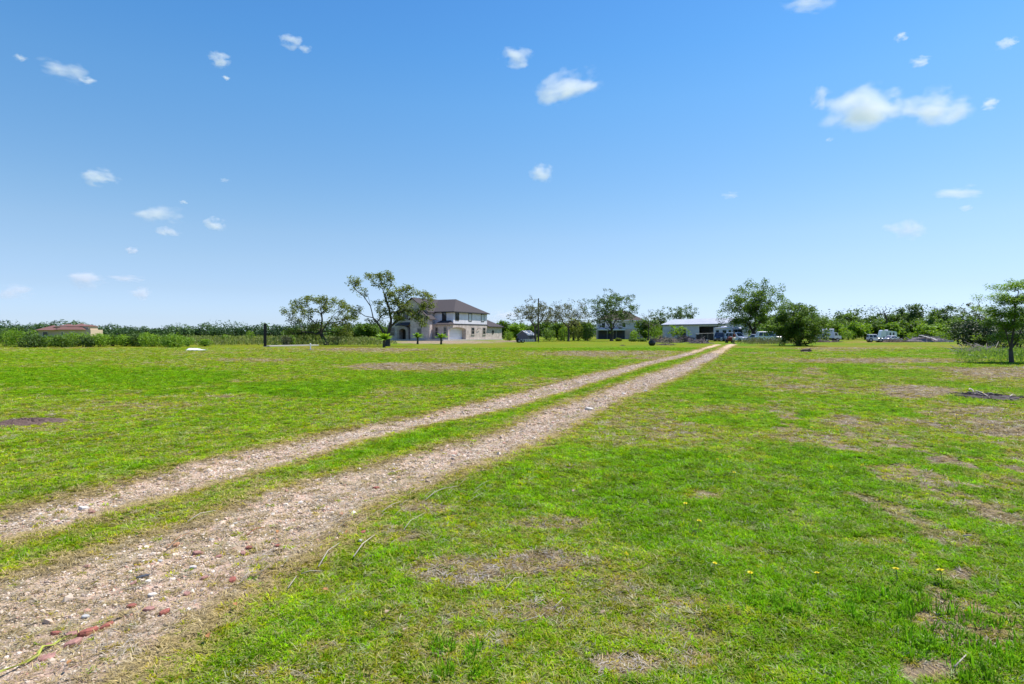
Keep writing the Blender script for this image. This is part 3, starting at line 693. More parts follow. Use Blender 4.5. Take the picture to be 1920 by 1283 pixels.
def house():
    H = empty('brick_house', (-12.5, 125, 0), R(-27))
    tag(H, 'two-storey brick and white-sided house with brown hip roof and garage', 'house')
    mb = MB(); mb.box(-16.2, .25, -4.2, 14.9, -.1, .28); mb.box(-7, .25, 14.9, 22.2, -.1, .28); mb.build('foundation', CONC, H)
    z0, zb, ze = .28, 3.6, 6.25
    w = MB()
    # ground floor: brick; garage bay left open as a recess
    w.box(-16, -5.5, -2, 14.6, z0, zb)                        # left body
    w.box(-5.5, 0, 5.1, 14.6, z0, zb)                         # behind the garage bay
    w.box(-5.5, -1.05, -2, 5.1, z0, zb)                       # garage interior block (door stands in front of it)
    w.box(-1.05, 0, -2, -1.55, z0, zb)                        # jamb at the corner
    # arched lintel over the garage
    arch = [(-1.55, zb), (5.1, zb), (5.1, 2.35)] + [(1.775 + 3.325 * math.cos(t), 2.35 + .55 * math.sin(t)) for t in np.linspace(0.05, math.pi - .05, 14)] + [(-1.55, 2.35)]
    w.prism(arch, -1.05, 0, 'x')
    w.box(-7, 0, 14.6, 22, z0, 3.25)                          # single-storey wing
    # projecting gabled bays, brick
    w.box(-12.8, -4.8, -2.6, -2, z0, ze)
    w.box(-12.8, -4.8, -2, 0, zb, ze)
    w.prism([(-12.8, ze), (-4.8, ze), (-8.8, 9.0)], -2.6, -1.0, 'y')
    w.box(-8.6, -3.6, -3.6, -2.6, z0, 4.7); w.prism([(-8.6, 4.7), (-3.6, 4.7), (-6.1, 6.5)], -3.6, -2.6, 'y')
    wall = w.build('wall', BRICK, H)
    s = MB(); s.box(-16, 0, 0, 14.6, zb, ze); s.build('siding', SIDING, H)
    # belt board, corner boards, fascia
    t = MB(); t.box(.0, .05, -.02, 14.65, zb - .14, zb + .06); t.build('belt_board', TRIM, H)
    r = MB()
    ov = .5; e = ze - .02
    A, B, C_, D_ = (ov, -ov, e), (ov, 14.6 + ov, e), (-16 - ov, 14.6 + ov, e), (-16 - ov, -ov, e)
    p1, p2 = (-4, 7.3, 9.35), (-11.5, 7.3, 9.35)
    r.add([A, B, C_, D_, p1, p2], [(0, 1, 4), (1, 2, 5, 4), (2, 3, 5), (3, 0, 4, 5), (0, 3, 2, 1)])
    # cross gable roofs (thin slabs)
    def gable(x0, x1, y0, y1, zl, zp, o=.35, th=.14):
        xm = (x0 + x1) / 2; k = (zp - zl) / (xm - x0)
        for sx in (-1, 1):
            xe = (x0 - o) if sx < 0 else (x1 + o); zz = zl - k * o
            r.add([(xe, y0 - o, zz), (xm, y0 - o, zp), (xm, y1, zp), (xe, y1, zz), (xe, y0 - o, zz + th), (xm, y0 - o, zp + th), (xm, y1, zp + th), (xe, y1, zz + th)],
                  [(0, 1, 2, 3), (7, 6, 5, 4), (0, 4, 5, 1), (1, 5, 6, 2), (2, 6, 7, 3), (3, 7, 4, 0)])
    gable(-12.8, -4.8, -2.6, 7.0, ze, 9.22)
    gable(-8.6, -3.6, -3.6, -1.6, 4.7, 6.55)
    # hip roof over the single-storey wing
    r.add([(.45, 14.7, 3.2), (.45, 22.45, 3.2), (-7.4, 22.45, 3.2), (-7.4, 14.7, 3.2), (-3.5, 14.7, 5.35), (-3.5, 18.6, 5.35)], [(0, 1, 5, 4), (1, 2, 5), (2, 3, 4, 5), (3, 0, 4), (0, 3, 2, 1)])
    # pent roof over the front of the ground floor
    r.add([(.35, -2.5, 3.45), (-3.2, -2.5, 3.45), (-3.2, .0, 4.35), (-.6, .0, 4.35), (.35, 0, 3.5)], [(0, 3, 2, 1), (0, 4, 3)])
    r.add([(.35, -2.5, 3.38), (-3.2, -2.5, 3.38), (-3.2, 0, 3.38), (.35, 0, 3.38), (.35, -2.5, 3.45), (-3.2, -2.5, 3.45), (-3.2, 0, 3.43), (.35, 0, 3.45)], [(0, 1, 2, 3), (0, 4, 5, 1), (0, 3, 7, 4)])
    # low roof left of the gable and hood over the entrance
    r.add([(-12.9, -2.6, 5.6), (-16.6, -2.6, 4.9), (-16.6, 1.0, 5.6), (-12.9, 1.0, 6.2), (-12.9, -2.6, 5.5), (-16.6, -2.6, 4.8)], [(0, 3, 2, 1), (0, 1, 5, 4)])
    r.add([(-12.3, -4.1, 3.35), (-8.7, -4.1, 3.35), (-8.7, -2.6, 4.0), (-12.3, -2.6, 4.0), (-12.3, -4.1, 3.2), (-8.7, -4.1, 3.2)], [(0, 1, 2, 3), (4, 5, 1, 0)])
    roof = r.build('roof', ROOF, H)
    f = MB(); th = .2
    for (x0, x1, y0, y1) in ((ov, ov + .03, -ov, 14.6 + ov), (-16 - ov, ov + .03, -ov - .03, -ov)): f.box(x0, x1, y0, y1, e - th, e + .03)
    f.box(.45, .48, 14.7, 22.45, 3.04, 3.23)
    f.build('fascia', TRIM, roof)
    def window(face, c, z, wd, ht, fr=TRIM, pane=GLASS, split=True, sill=True):
        root = MB(); d = .07
        def put(m_, a0, a1, zz0, zz1, o0, o1):
            if face[0] == 'x': m_.box(face[1] + o0, face[1] + o1, a0, a1, zz0, zz1)
            else: m_.box(a0, a1, face[1] - o1, face[1] - o0, zz0, zz1)
        b = .13
        put(root, c - wd / 2, c - wd / 2 + b, z, z + ht, -.02, d); put(root, c + wd / 2 - b, c + wd / 2, z, z + ht, -.02, d)
        put(root, c - wd / 2 + b, c + wd / 2 - b, z, z + b, -.02, d); put(root, c - wd / 2 + b, c + wd / 2 - b, z + ht - b, z + ht, -.02, d)
        if split: put(root, c - wd / 2 + b, c + wd / 2 - b, z + ht / 2 - .05, z + ht / 2 + .05, -.02, d - .02)
        o = root.build('window', fr, H)
        halves = ((z + b, z + ht / 2 - .05), (z + ht / 2 + .05, z + ht - b)) if split else ((z + b, z + ht - b),)
        for (q0, q1) in halves:
            g_ = MB(); put(g_, c - wd / 2 + b, c + wd / 2 - b, q0, q1, .005, .03); g_.build('pane', pane, o)
        if sill:
            g_ = MB(); put(g_, c - wd / 2 - .12, c + wd / 2 + .12, z - .12, z - .002, -.02, .14); g_.build('sill', CONC, o)
    fx = ('x', 0.0)
    window(fx, 1.5, 4.35, 1.5, 1.75, TRIM, GLASS, True, False)
    window(fx, 6.9, 4.3, 1.45, 1.75, TRIM, BLIND, False, False); window(fx, 12.5, 4.3, 1.45, 1.75, TRIM, BLIND, False, False)
    BF = mat('window_frame_tan', (.30, .26, .23), .6, .1)
    window(fx, 8.1, 1.35, 1.3, 1.6, BF); window(fx, 13.2, 1.35, 1.3, 1.6, BF)
    window(('y', 0.0), -2.3, 4.35, 1.1, 1.75, TRIM, GLASS, True, False)
    window(('y', -2.0), -.75, 1.0, .8, 1.9, BF); window(('y', -2.0), -2.9, 1.0, .8, 1.9, BF)
    window(('y', -3.6), -6.2, 1.0, 1.1, 1.7, BF); window(('y', -2.0), -14.6, 1.0, 1.2, 1.9, BF)
    window(('y', -2.6), -10.6, 4.6, 1.2, 1.4, TRIM)
    # round-topped niche window on the wing
    g_ = MB(); pf = [(17.4 + .55 * math.cos(t), 1.9 + .55 * math.sin(t)) for t in np.linspace(0, 2 * math.pi, 16, endpoint=False)]
    g_.prism(pf, .0, .06, 'x'); o = g_.build('window', BF, H)
    g_ = MB(); pf = [(17.4 + .42 * math.cos(t), 1.9 + .42 * math.sin(t)) for t in np.linspace(0, 2 * math.pi, 16, endpoint=False)]; g_.prism(pf, .062, .075, 'x'); g_.build('pane', GLASS, o)
    # garage door of four sections
    gd = MB(); gd.box(-1.05, -1.0, -1.5, 5.05, z0, 2.9); gdo = gd.build('garage_door', WHITE, H)
    for k in range(4):
        q = MB(); q.box(-1.0, -.96, -1.48, 5.03, z0 + .02 + k * .62, z0 + .62 + k * .62 - .03); q.build('door_section', WHITE, gdo)
    # entrance: arched doorway with dark door and stone surround
    en = MB(); xs = -10.4
    outer = [(xs - 1.5, z0), (xs - 1.5, 2.2)] + [(xs - 1.5 * math.cos(t), 2.2 + .95 * math.sin(t)) for t in np.linspace(.1, math.pi - .1, 10)] + [(xs + 1.5, 2.2), (xs + 1.5, z0), (xs + .9, z0), (xs + .9, 2.0)] + [(xs + .9 * math.cos(t), 2.0 + .6 * math.sin(t)) for t in np.linspace(.1, math.pi - .1, 10)] + [(xs - .9, 2.0), (xs - .9, z0)]
    en.prism(outer, -4.0, -2.62, 'y'); po = en.build('porch_arch', mat('stone_surround', (.30, .25, .22), .9, .4, 2.5), H)
    dr = MB(); dr.box(xs - .9, xs + .9, -2.68, -2.61, z0, 2.5); do = dr.build('front_door', mat('door_dark', (.03, .022, .018), .4), H)
    hd = MB(); hd.tube([(xs + .6, -2.75, 1.1), (xs + .6, -2.75, 1.5)], .02, 6); hd.build('handle', CONC, do)
    # wall lamp-like bracket and hose reel beside the windows
    br = MB(); br.tube([(.04, 9.7, 2.3), (.3, 10.0, 2.75), (.34, 10.5, 2.85), (.2, 11.0, 2.6)], .05, 6); br.build('wall_bracket', TRIM, H)
house()

# ------------------------------------------------------------------ neighbouring house behind the trees
def hip_house(name, label, loc, rz, L_, W_, ze, zp, wallm, upm, roofm, wins, zsplit, foundation=True):
    H = empty(name, loc, rz); tag(H, label, 'house')
    w = MB(); w.box(-L_ / 2, L_ / 2, 0, W_, 0, zsplit); w.build('wall', wallm, H)
    if ze > zsplit: w = MB(); w.box(-L_ / 2, L_ / 2, 0, W_, zsplit, ze); w.build('upper_wall', upm, H)
    r = MB(); o = .6; q = W_ / 2 + o
    r.add([(-L_ / 2 - o, -o, ze), (L_ / 2 + o, -o, ze), (L_ / 2 + o, W_ + o, ze), (-L_ / 2 - o, W_ + o, ze), (-max(.3, L_ / 2 + o - q), W_ / 2, zp), (max(.3, L_ / 2 + o - q), W_ / 2, zp)],
          [(0, 1, 5, 4), (1, 2, 5), (2, 3, 4, 5), (3, 0, 4), (0, 3, 2, 1)])
    ro = r.build('roof', roofm, H)
    f = MB(); f.box(-L_ / 2 - o, L_ / 2 + o, -o - .04, -o, ze - .16, ze + .05); f.build('fascia', WHITE, ro)
    for (x, z, wd, ht, kind) in wins:
        m = MB(); m.box(x - wd / 2, x + wd / 2, -.06, .02, z, z + ht); wo = m.build('door' if kind == 'd' else 'window', WHITE if kind != 'p' else TRIM, H)
        m = MB(); m.box(x - wd / 2 + .1, x + wd / 2 - .1, -.08, -.062, z + .1, z + ht - .1); m.build('pane', GLASS, wo)
    return H
def neighbour():
    h = hip_house('neighbour_house', 'two-storey house with brown hip roof behind the large bare-limbed tree', (29.5, 160, 0), R(-6), 12.2, 9, 5.1, 8.0,
        brick_mat('brick_rose', (.50, .36, .32), (.60, .45, .40), (.58, .5, .46)), ribs_mat('siding_dull', (.50, .49, .56), .2, 2, .6, .015), mat('shingle_tan', (.085, .068, .058), .92, .25, 6, bump=.5),  # upper siding in one even, duller grey-blue
        [(-4.5, 3.2, 1.1, 1.3, 'w'), (-2, 3.2, 1.1, 1.3, 'w'), (1.0, 3.2, 1.1, 1.3, 'w'), (4.6, 3.1, .9, 1.5, 'p'), (3.0, .2, .6, 2.1, 'd'), (4.2, .3, .6, 2.0, 'w')], 2.7)
    m = MB(); m.box(-6.1, 1.2, -2.2, 0, 2.45, 2.65); m.build('porch_roof', WHITE, h)
    m = MB(); m.box(-6.1, 1.2, -.10, -.03, 0.02, 2.4); m.build('porch_shade_panel', mat('porch_shade_dark', (.05, .05, .07), .8, .3, 2), h)  # dark panel paints the shade under the porch roof
    for x in (-6.0, -3.6, -1.2, 1.1):
        m = MB(); m.box(x - .06, x + .06, -2.15, -2.03, 0, 2.45); m.build('porch_post', mat('post_grey', (.20, .19, .2), .7), h)
neighbour()

def villa():
    TILE = mat('clay_tile', (.17, .085, .075), .85, .3, 5, bump=.5); ST = mat('stucco', (.52, .41, .29), .9, .12, 1.5)
    D = 255; H = empty('tile_roof_villa', ((121 - 960) / F * D, D, 0), R(8)); H.scale = (.80, .8, 1.06); tag(H, 'sprawling stucco villa with clay tile roofs behind the shrub row', 'house')
    w = MB(); w.box(-13, 13, 0, 12, 0, 3.1); w.box(-6, 9, 2, 11, 3.1, 4.6); w.box(7.4, 12, 1.5, 9, 3.1, 4.5); w.build('wall', ST, H)
    r = MB()
    def hip(x0, x1, y0, y1, z, zp, o=.6):
        x0 -= o; x1 += o; y0 -= o; y1 += o; q = min((y1 - y0) / 2, (x1 - x0) / 2 - .2)
        r.add([(x0, y0, z), (x1, y0, z), (x1, y1, z), (x0, y1, z), (x0 + q, (y0 + y1) / 2, zp), (x1 - q, (y0 + y1) / 2, zp)], [(0, 1, 5, 4), (1, 2, 5), (2, 3, 4, 5), (3, 0, 4), (0, 3, 2, 1)])
    hip(-13, -4, -1.5, 12, 2.9, 4.9); hip(-6, 3, 2, 11, 4.2, 5.5); hip(1, 9, 2, 11, 4.4, 5.7); hip(-4, 10, -1, 3, 3.1, 4.2); hip(7.4, 12, 1.5, 9, 4.5, 5.2)
    r.build('roof', TILE, H)
    for x, z, wd, ht, y in ((-9.5, .4, 2.6, 1.9, 0), (9.0, 3.3, .8, .9, 1.5), (10.6, 3.3, .8, .9, 1.5), (-3, 3.3, .9, .8, 2), (-1, .8, 1.2, 1.4, 0), (4, .8, 1.2, 1.4, 0)):
        m = MB(); m.box(x - wd / 2, x + wd / 2, y - .08, y + .05, z, z + ht); wo = m.build('window', WHITE, H)
        m = MB(); m.box(x - wd / 2 + .12, x + wd / 2 - .12, y - .1, y - .082, z + .12, z + ht - .12); m.build('pane', GLASS, wo)
villa()

# ------------------------------------------------------------------ steel barn
def barn():
    a = P(1243, 640, 145)[:2]; b = P(1361, 640, 130)[:2]; d = b - a; L_ = float(np.hypot(*d)); rz = math.atan2(d[1], d[0])
    H = empty('metal_barn', (a[0], a[1], 0), rz); tag(H, 'long white sheet-metal barn with open dark bay', 'barn')
    SH = ribs_mat('sheet_white', (.62, .61, .75), .3, 0, .4, .03); SHE = ribs_mat('sheet_end', (.50, .49, .60), .3, 1, .4, .03); RF = ribs_mat('sheet_roof', (.50, .50, .53), .45, 0, .35, .04)
    h, hp, W_ = 3.75, 5.0, 8.2
    x0, x1, zt = L_ * .60, L_ * .895, 3.2
    def part(nm, m_, *bxs):
        q = MB()
        for bx in bxs: q.box(*bx)
        return q.build(nm, m_, H)
    part('front_wall', SH, (0, x0, 0, .1, 0, h), (x1, L_, 0, .1, 0, h), (x0, x1, 0, .1, zt, h))
    for x in (0, L_ - .1):
        q = MB(); q.prism([(.1, 0), (W_, 0), (W_, h), (W_ / 2, hp), (.1, h)], x, x + .1, 'x'); q.build('end_wall', SHE, H)
    part('back_wall', SH, (.1, L_ - .1, W_ - .1, W_, 0, h))
    q = MB(); o = .35; th = .08; k = (hp - h) / (W_ / 2)
    for y0, y1, z0, z1 in ((-o, W_ / 2, h - k * o, hp), (W_ + o, W_ / 2, h - k * o, hp)):
        vs = [(-o, y0, z0 + .03), (L_ + o, y0, z0 + .03), (L_ + o, y1, z1 + .03), (-o, y1, z1 + .03)]; vs += [(x, y, z + th) for x, y, z in vs]
        q.add(vs, [(0, 1, 2, 3), (7, 6, 5, 4), (0, 4, 5, 1), (1, 5, 6, 2), (2, 6, 7, 3), (3, 7, 4, 0)])
    q.build('roof', RF, H)
    part('eave_trim', mat('trim_blue_grey', (.25, .27, .33), .5), (-.36, L_ + .36, -.42, -.36, h - .22, h - .04))
    fr = part('bay_frame', WHITE, (x0 - .12, x0, -.05, -.002, 0, zt + .12), (x1, x1 + .12, -.05, -.002, 0, zt + .12), (x0, x1, -.05, -.002, zt, zt + .12))
    part('corner_trim', WHITE, (-.05, .12, -.04, -.001, 0, h - .25)); part('corner_trim', WHITE, (L_ - .12, L_ + .05, -.04, -.001, 0, h - .25))
    part('barn_floor', CONC, (.1, L_ - .1, .1, W_ - .1, -.05, .05))
    part('side_door', mat('door_dark_blue', (.05, .06, .075), .5), (L_ * .33, L_ * .39, -.05, -.003, 0, 2.6))
barn()

# ------------------------------------------------------------------ small gabled shed
def shed():
    D = 112; H = empty('garden_shed', ((970 - 960) / F * D, D, 0), R(-32)); tag(H, 'small grey gabled shed with patched pale metal roof', 'shed')
    W1 = mat('shed_boards', (.17, .155, .165), .9, .25, 5); L_, W_, h, hp = 2.9, 2.3, 1.25, 2.05
    q = MB(); q.prism([(0, 0), (W_, 0), (W_, h), (W_ / 2, hp), (0, h)], 0, L_, 'y'); q.build('wall', W1, H)
    RF = mat('roof_patched', (.42, .42, .46), .5, .1, 1.4, col2=(.74, .74, .76)); q = MB(); k = (hp - h) / (W_ / 2); o = .14
    for x0, x1 in ((-o, W_ / 2), (W_ + o, W_ / 2)):
        z0 = h - k * o + .02; vs = [(x0, -o, z0), (x1, -o, hp + .02), (x1, L_ + o, hp + .02), (x0, L_ + o, z0)]; vs += [(x, y, z + .06) for x, y, z in vs]
        q.add(vs, [(0, 1, 2, 3), (7, 6, 5, 4), (0, 4, 5, 1), (1, 5, 6, 2), (2, 6, 7, 3), (3, 7, 4, 0)])
    q.build('roof', RF, H)
    q = MB(); q.box(W_ + .001, W_ + .03, .7, 1.5, 0, 1.15); q.build('door', mat('shed_door', (.11, .10, .11), .9, .2), H)
shed()
#PART5
# ------------------------------------------------------------------ trees that can be told apart
def spots(g, lst, D, base, dep=1.2):
    T = []; W = []
    for (x, y, rx, ry, n) in lst:
        for k in range(n):
            a = g.uniform(0, 6.28); q = math.sqrt(g.uniform())
            dz = D + g.normal(0, dep * .6) if n > 3 else D
            T.append(P(x + rx * q * math.cos(a), y + ry * q * math.sin(a), D) + np.array([0, dz - D, 0]) - base)
    return np.array(T)
def pxline(pts, D, base):
    return [tuple(P(x, y, D + (p[0] if p else 0)) - base) for x, y, *p in pts]
def signature_trees():
    g = np.random.default_rng(3)
    # tall open tree before the house
    base = G(726, 649); D = base[1]
    T = spots(g, [(665, 528, 13, 9, 16), (678, 546, 10, 8, 6), (698, 522, 9, 9, 11), (720, 516, 17, 8, 18), (733, 522, 6, 12, 7), (716, 538, 12, 10, 8), (745, 546, 16, 9, 20), (764, 543, 11, 9, 14), (735, 560, 16, 9, 16), (752, 563, 15, 9, 14), (712, 572, 15, 10, 10), (722, 587, 18, 10, 13), (702, 601, 12, 7, 6), (742, 580, 13, 11, 10), (668, 581, 14, 7, 8), (656, 591, 9, 7, 5), (790, 552, 14, 6, 13), (808, 557, 8, 5, 6), (797, 571, 16, 9, 18), (766, 581, 13, 12, 14), (791, 600, 11, 11, 18), (747, 596, 11, 10, 8), (757, 574, 9, 9, 9), (780, 588, 10, 8, 8)], D, base)
    tr = [pxline([(726, 650), (729, 624), (733, 600, .2), (730, 578, .2), (722, 556), (717, 541)], D, base), pxline([(727, 640), (713, 613, -.3), (700, 596, -.4), (694, 574, -.4), (681, 555, -.5), (663, 540, -.5)], D, base), pxline([(700, 596, -.4), (684, 593, -.6), (668, 582, -.6)], D, base),
          pxline([(694, 574, -.4), (690, 556, 0), (684, 540, .2)], D, base), pxline([(722, 556), (730, 540, .4), (734, 528, .5)], D, base), pxline([(730, 616, .1), (744, 601, .5), (764, 595, .8), (777, 584, .9), (794, 573, 1.0)], D, base), pxline([(733, 600, .2), (746, 580, .8), (756, 560, 1.0)], D, base)]
    tree('tall_tree', 'tall open tree with crooked limbs standing before the brick house', base, T, tr, .27, LEAF_O, BARK_D, lpc=30, csize=.46, lsize=.12, seed=11, zmin=2.2, hang=.14, r_min=.014)
    # spreading tree left of it
    base = G(613, 647); D = base[1]
    T = spots(g, [(545, 582, 12, 9, 13), (560, 570, 14, 8, 17), (585, 562, 16, 6, 18), (610, 562, 14, 6, 16), (635, 570, 14, 8, 18), (655, 580, 9, 9, 11), (575, 586, 16, 9, 15), (605, 580, 16, 9, 14), (640, 592, 14, 9, 13), (658, 598, 8, 9, 7), (555, 600, 13, 9, 11), (570, 618, 16, 9, 20), (546, 620, 11, 7, 11), (590, 605, 13, 9, 10), (625, 605, 13, 9, 11), (645, 615, 13, 9, 13), (605, 615, 11, 7, 5), (634, 625, 9, 5, 8), (560, 628, 14, 7, 12), (585, 630, 10, 6, 8), (650, 627, 10, 6, 8)], D, base, 1.6)
    tr = [pxline([(613, 648), (606, 636), (601, 624)], D, base), pxline([(601, 624), (590, 606, .5), (575, 592, .8), (560, 580, .8)], D, base), pxline([(601, 624), (604, 600, -.4), (600, 578, -.6)], D, base), pxline([(601, 624), (614, 606, .3), (626, 590, .6), (640, 580, .8)], D, base), pxline([(604, 630), (586, 624, -.8), (566, 622, -1.0)], D, base), pxline([(614, 606, .3), (634, 604, -.5), (650, 598, -.6)], D, base)]
    tree('spreading_tree', 'broad olive-leaved tree with leaning dark trunk beside a round grey shrub', base, T, tr, .26, LEAF_O, BARK_D, lpc=34, csize=.5, lsize=.12, seed=12, zmin=1.5, hang=.1, r_min=.014)
    # near tree with layered sprays at the edge of the lawn
    base = G(1899, 681); D = base[1]
    T = spots(g, [(1900, 536, 20, 6, 18), (1938, 530, 22, 8, 18), (1862, 558, 14, 4, 9), (1888, 564, 22, 6, 22), (1934, 560, 24, 8, 22), (1852, 580, 12, 4, 7), (1882, 588, 26, 6, 24), (1928, 588, 26, 8, 22), (1862, 606, 14, 4, 9), (1897, 612, 24, 6, 22), (1945, 614, 25, 8, 16), (1874, 632, 16, 4, 10), (1914, 636, 22, 6, 14), (1955, 640, 20, 6, 10)], D, base, .9)
    tr = [pxline([(1897, 682), (1896, 655), (1899, 620), (1905, 580), (1910, 545)], D, base), pxline([(1897, 668), (1906, 640, .2), (1926, 600, .3), (1938, 550, .3)], D, base), pxline([(1896, 655), (1885, 620, -.3), (1872, 585, -.4)], D, base)]
    tree('layered_tree', 'small tree with layered sprays of light green leaves over weeds at lawn edge', base, T, tr, .085, LEAF_B, BARK, lpc=80, csize=.32, lsize=.050, seed=13, zmin=.9, flat=.9, sides=7, r_min=.006)
    # open trees of the middle distance
    px_tree('sparse_tree', 'thin-leaved many-limbed tree beside the utility pole', 1003, 112, 962, 1046, 559, 622, LEAF_G, BARK, n=230, seed=21, stems=5, lpc=13, csize=.5, lsize=.15, r_trunk=.2, shell=2.6, fork=.12, lower=-.55)
    px_tree('sparse_tree', 'thin-leaved pale tree above the bright green thicket', 1066, 116, 1020, 1112, 562, 622, LEAF_G, BARK, n=230, seed=22, stems=5, lpc=13, csize=.55, lsize=.15, r_trunk=.2, shell=2.6, fork=.12, lower=-.55)
    px_tree('fork_tree', 'large open-crowned tree forking low before the hip-roofed neighbour house', 1147, 122, 1095, 1199, 541, 622, LEAF_D, BARK_D, n=430, seed=23, stems=6, lpc=17, csize=.55, lsize=.16, r_trunk=.32, r_min=.022, shell=2.4, fork=.02, lower=-.92)
    px_tree('sparse_tree', 'small bare-twigged tree between the neighbour house and the barn', 1215, 128, 1196, 1240, 576, 622, LEAF_G, BARK, n=60, seed=24, stems=4, lpc=4, csize=.45, lsize=.13, r_trunk=.12, shell=2.6)
    px_tree('dark_tree', 'dark rounded open tree rising behind the roof of the barn', 1276, 158, 1242, 1311, 566, 612, LEAF_D, BARK_D, n=150, seed=25, stems=5, lpc=16, csize=.65, lsize=.2, r_trunk=.25, gap=.15)
    px_tree('dark_tree', 'lower dark tree standing between the barn and the bare-twigged tree', 1238, 160, 1214, 1262, 578, 618, LEAF_D, BARK_D, n=90, seed=26, stems=4, lpc=14, csize=.6, lsize=.2, r_trunk=.2, gap=.15)
    px_tree('shade_tree', 'tall leafy shade tree over the motorhome at the end of the track', 1413, 118, 1351, 1478, 530, 632, LEAF, BARK_D, n=400, seed=27, stems=6, lpc=42, csize=.85, lsize=.17, r_trunk=.42, shell=2.0, fork=.1, gap=.12, lower=-.9)
    px_tree('round_tree', 'dense dark rounded tree standing alone with its shade on the lawn', 1497, 72.5, 1440, 1557, 566, 656, LEAF, BARK_D, n=360, seed=28, stems=6, lpc=58, csize=.6, lsize=.12, gap=.14, r_trunk=.25, shell=1.9, fork=.1)
    px_tree('leafy_sapling', 'bright broad-leaved young tree against the barn wall', 1271, 124, 1250, 1292, 608, 636, LEAF_B, BARK, n=60, seed=29, stems=4, lpc=18, csize=.45, lsize=.17, r_trunk=.08)
signature_trees()

def wood_trees():
    g = np.random.default_rng(9)
    L = []
    # x, half width, top row, distance, leaf
    rows = [(1700, 22, 574, 172, LEAF, 'mid'), (1714, 24, 558, 165, LEAF_D, 'tall'), (1764, 30, 565, 168, LEAF_D, 'tall'), (1826, 28, 566, 170, LEAF_G, 'open'), (1590, 24, 586, 178, LEAF, 'mid'), (1630, 26, 588, 176, LEAF, 'mid'), (1664, 24, 583, 170, LEAF, 'mid'), (1740, 28, 588, 160, LEAF, 'mid'), (1800, 28, 588, 158, LEAF, 'mid'), (1862, 28, 584, 165, LEAF, 'mid'), (1915, 30, 578, 165, LEAF, 'mid'), (1970, 34, 575, 165, LEAF, 'mid'), (2030, 34, 580, 165, LEAF_D, 'dark'),
            (1572, 22, 587, 172, LEAF, 'mid'), (1604, 16, 581, 180, LEAF_D, 'open'), (1530, 26, 592, 168, LEAF, 'mid'), (1490, 26, 596, 165, LEAF, 'mid'), (1440, 22, 600, 160, LEAF_B, 'bright'), (1560, 20, 604, 150, LEAF_B, 'bright'), (1622, 22, 610, 148, LEAF_B, 'bright'), (1755, 20, 609, 146, LEAF_B, 'bright'), (1690, 18, 606, 150, LEAF, 'mid'),
            (1580, 20, 600, 152, LEAF, 'mid'), (1645, 20, 598, 150, LEAF, 'mid'), (1672, 18, 604, 146, LEAF_B, 'bright'), (1716, 22, 598, 150, LEAF, 'mid'), (1780, 22, 600, 148, LEAF, 'mid'), (1600, 20, 606, 146, LEAF_B, 'bright'), (1820, 24, 598, 150, LEAF, 'mid'), (1545, 18, 600, 150, LEAF, 'mid'), (1735, 16, 614, 138, LEAF_B, 'bright'),
            (945, 15, 601, 175, LEAF, 'mid'), (968, 18, 606, 150, LEAF_B, 'bright'), (996, 20, 604, 160, LEAF, 'mid'), (1024, 18, 602, 150, LEAF, 'mid'), (1052, 18, 601, 135, LEAF, 'mid'), (1075, 14, 600, 130, LEAF_O, 'pale'), (1098, 16, 602, 132, LEAF, 'mid'), (1215, 24, 601, 140, LEAF, 'mid'), (1245, 18, 600, 165, LEAF, 'mid'),
            (690, 24, 606, 140, LEAF, 'mid'), (665, 22, 610, 150, LEAF_D, 'dark'), (640, 20, 612, 150, LEAF, 'mid'), (590, 22, 613, 190, LEAF_D, 'dark'), (550, 22, 614, 200, LEAF, 'mid'), (712, 18, 610, 150, LEAF_D, 'dark')]
    lk = {'dark': 'dark green woodland tree', 'tall': 'tall dark woodland tree', 'open': 'open-crowned woodland tree', 'mid': 'mid green leafy woodland tree', 'bright': 'bright yellow-green woodland tree', 'pale': 'pale olive woodland tree'}
    for k, (x, hw, top, D, lf, kd) in enumerate(rows):
        n = 44 if kd in ('tall', 'open') else 40
        wh = 'behind the spreading tree' if x < 730 else ('behind the shed and thicket' if x < 1130 else ('beside the metal barn' if x < 1300 else ('behind the round tree and box truck' if x < 1615 else ('behind the camper trailer and debris pile' if x < 1815 else 'beyond the layered tree'))))
        px_tree('woodland_tree', lk[kd] + ' ' + wh, x, D, x - hw, x + hw, top, 634, lf, BARK_D, n=n, seed=600 + k, stems=3, lpc=60 if kd != 'open' else 26, csize=1.2 if kd != 'open' else .8, lsize=.30, r_trunk=.2, shell=1.7, fork=.15, group='woods %s, %s' % (wh, kd))
    # dead snag
    D = 168; base = np.array([(1663 - 960) / F * D, D, 0.0])
    T = np.array([P(x, y, D) - base for x, y in ((1646, 577), (1650, 583), (1655, 579), (1660, 574), (1662, 580), (1648, 590), (1644, 588), (1668, 585), (1672, 578))])
    tree('dead_snag', 'bare crooked dead tree above the woods by the camper trailer', base, T, [pxline([(1663, 636), (1664, 610), (1661, 594), (1657, 585)], D, base)], .22, LEAF_D, BARK, lpc=1, csize=.3, lsize=.1, seed=44, zmin=5, r_min=.05)
wood_trees()

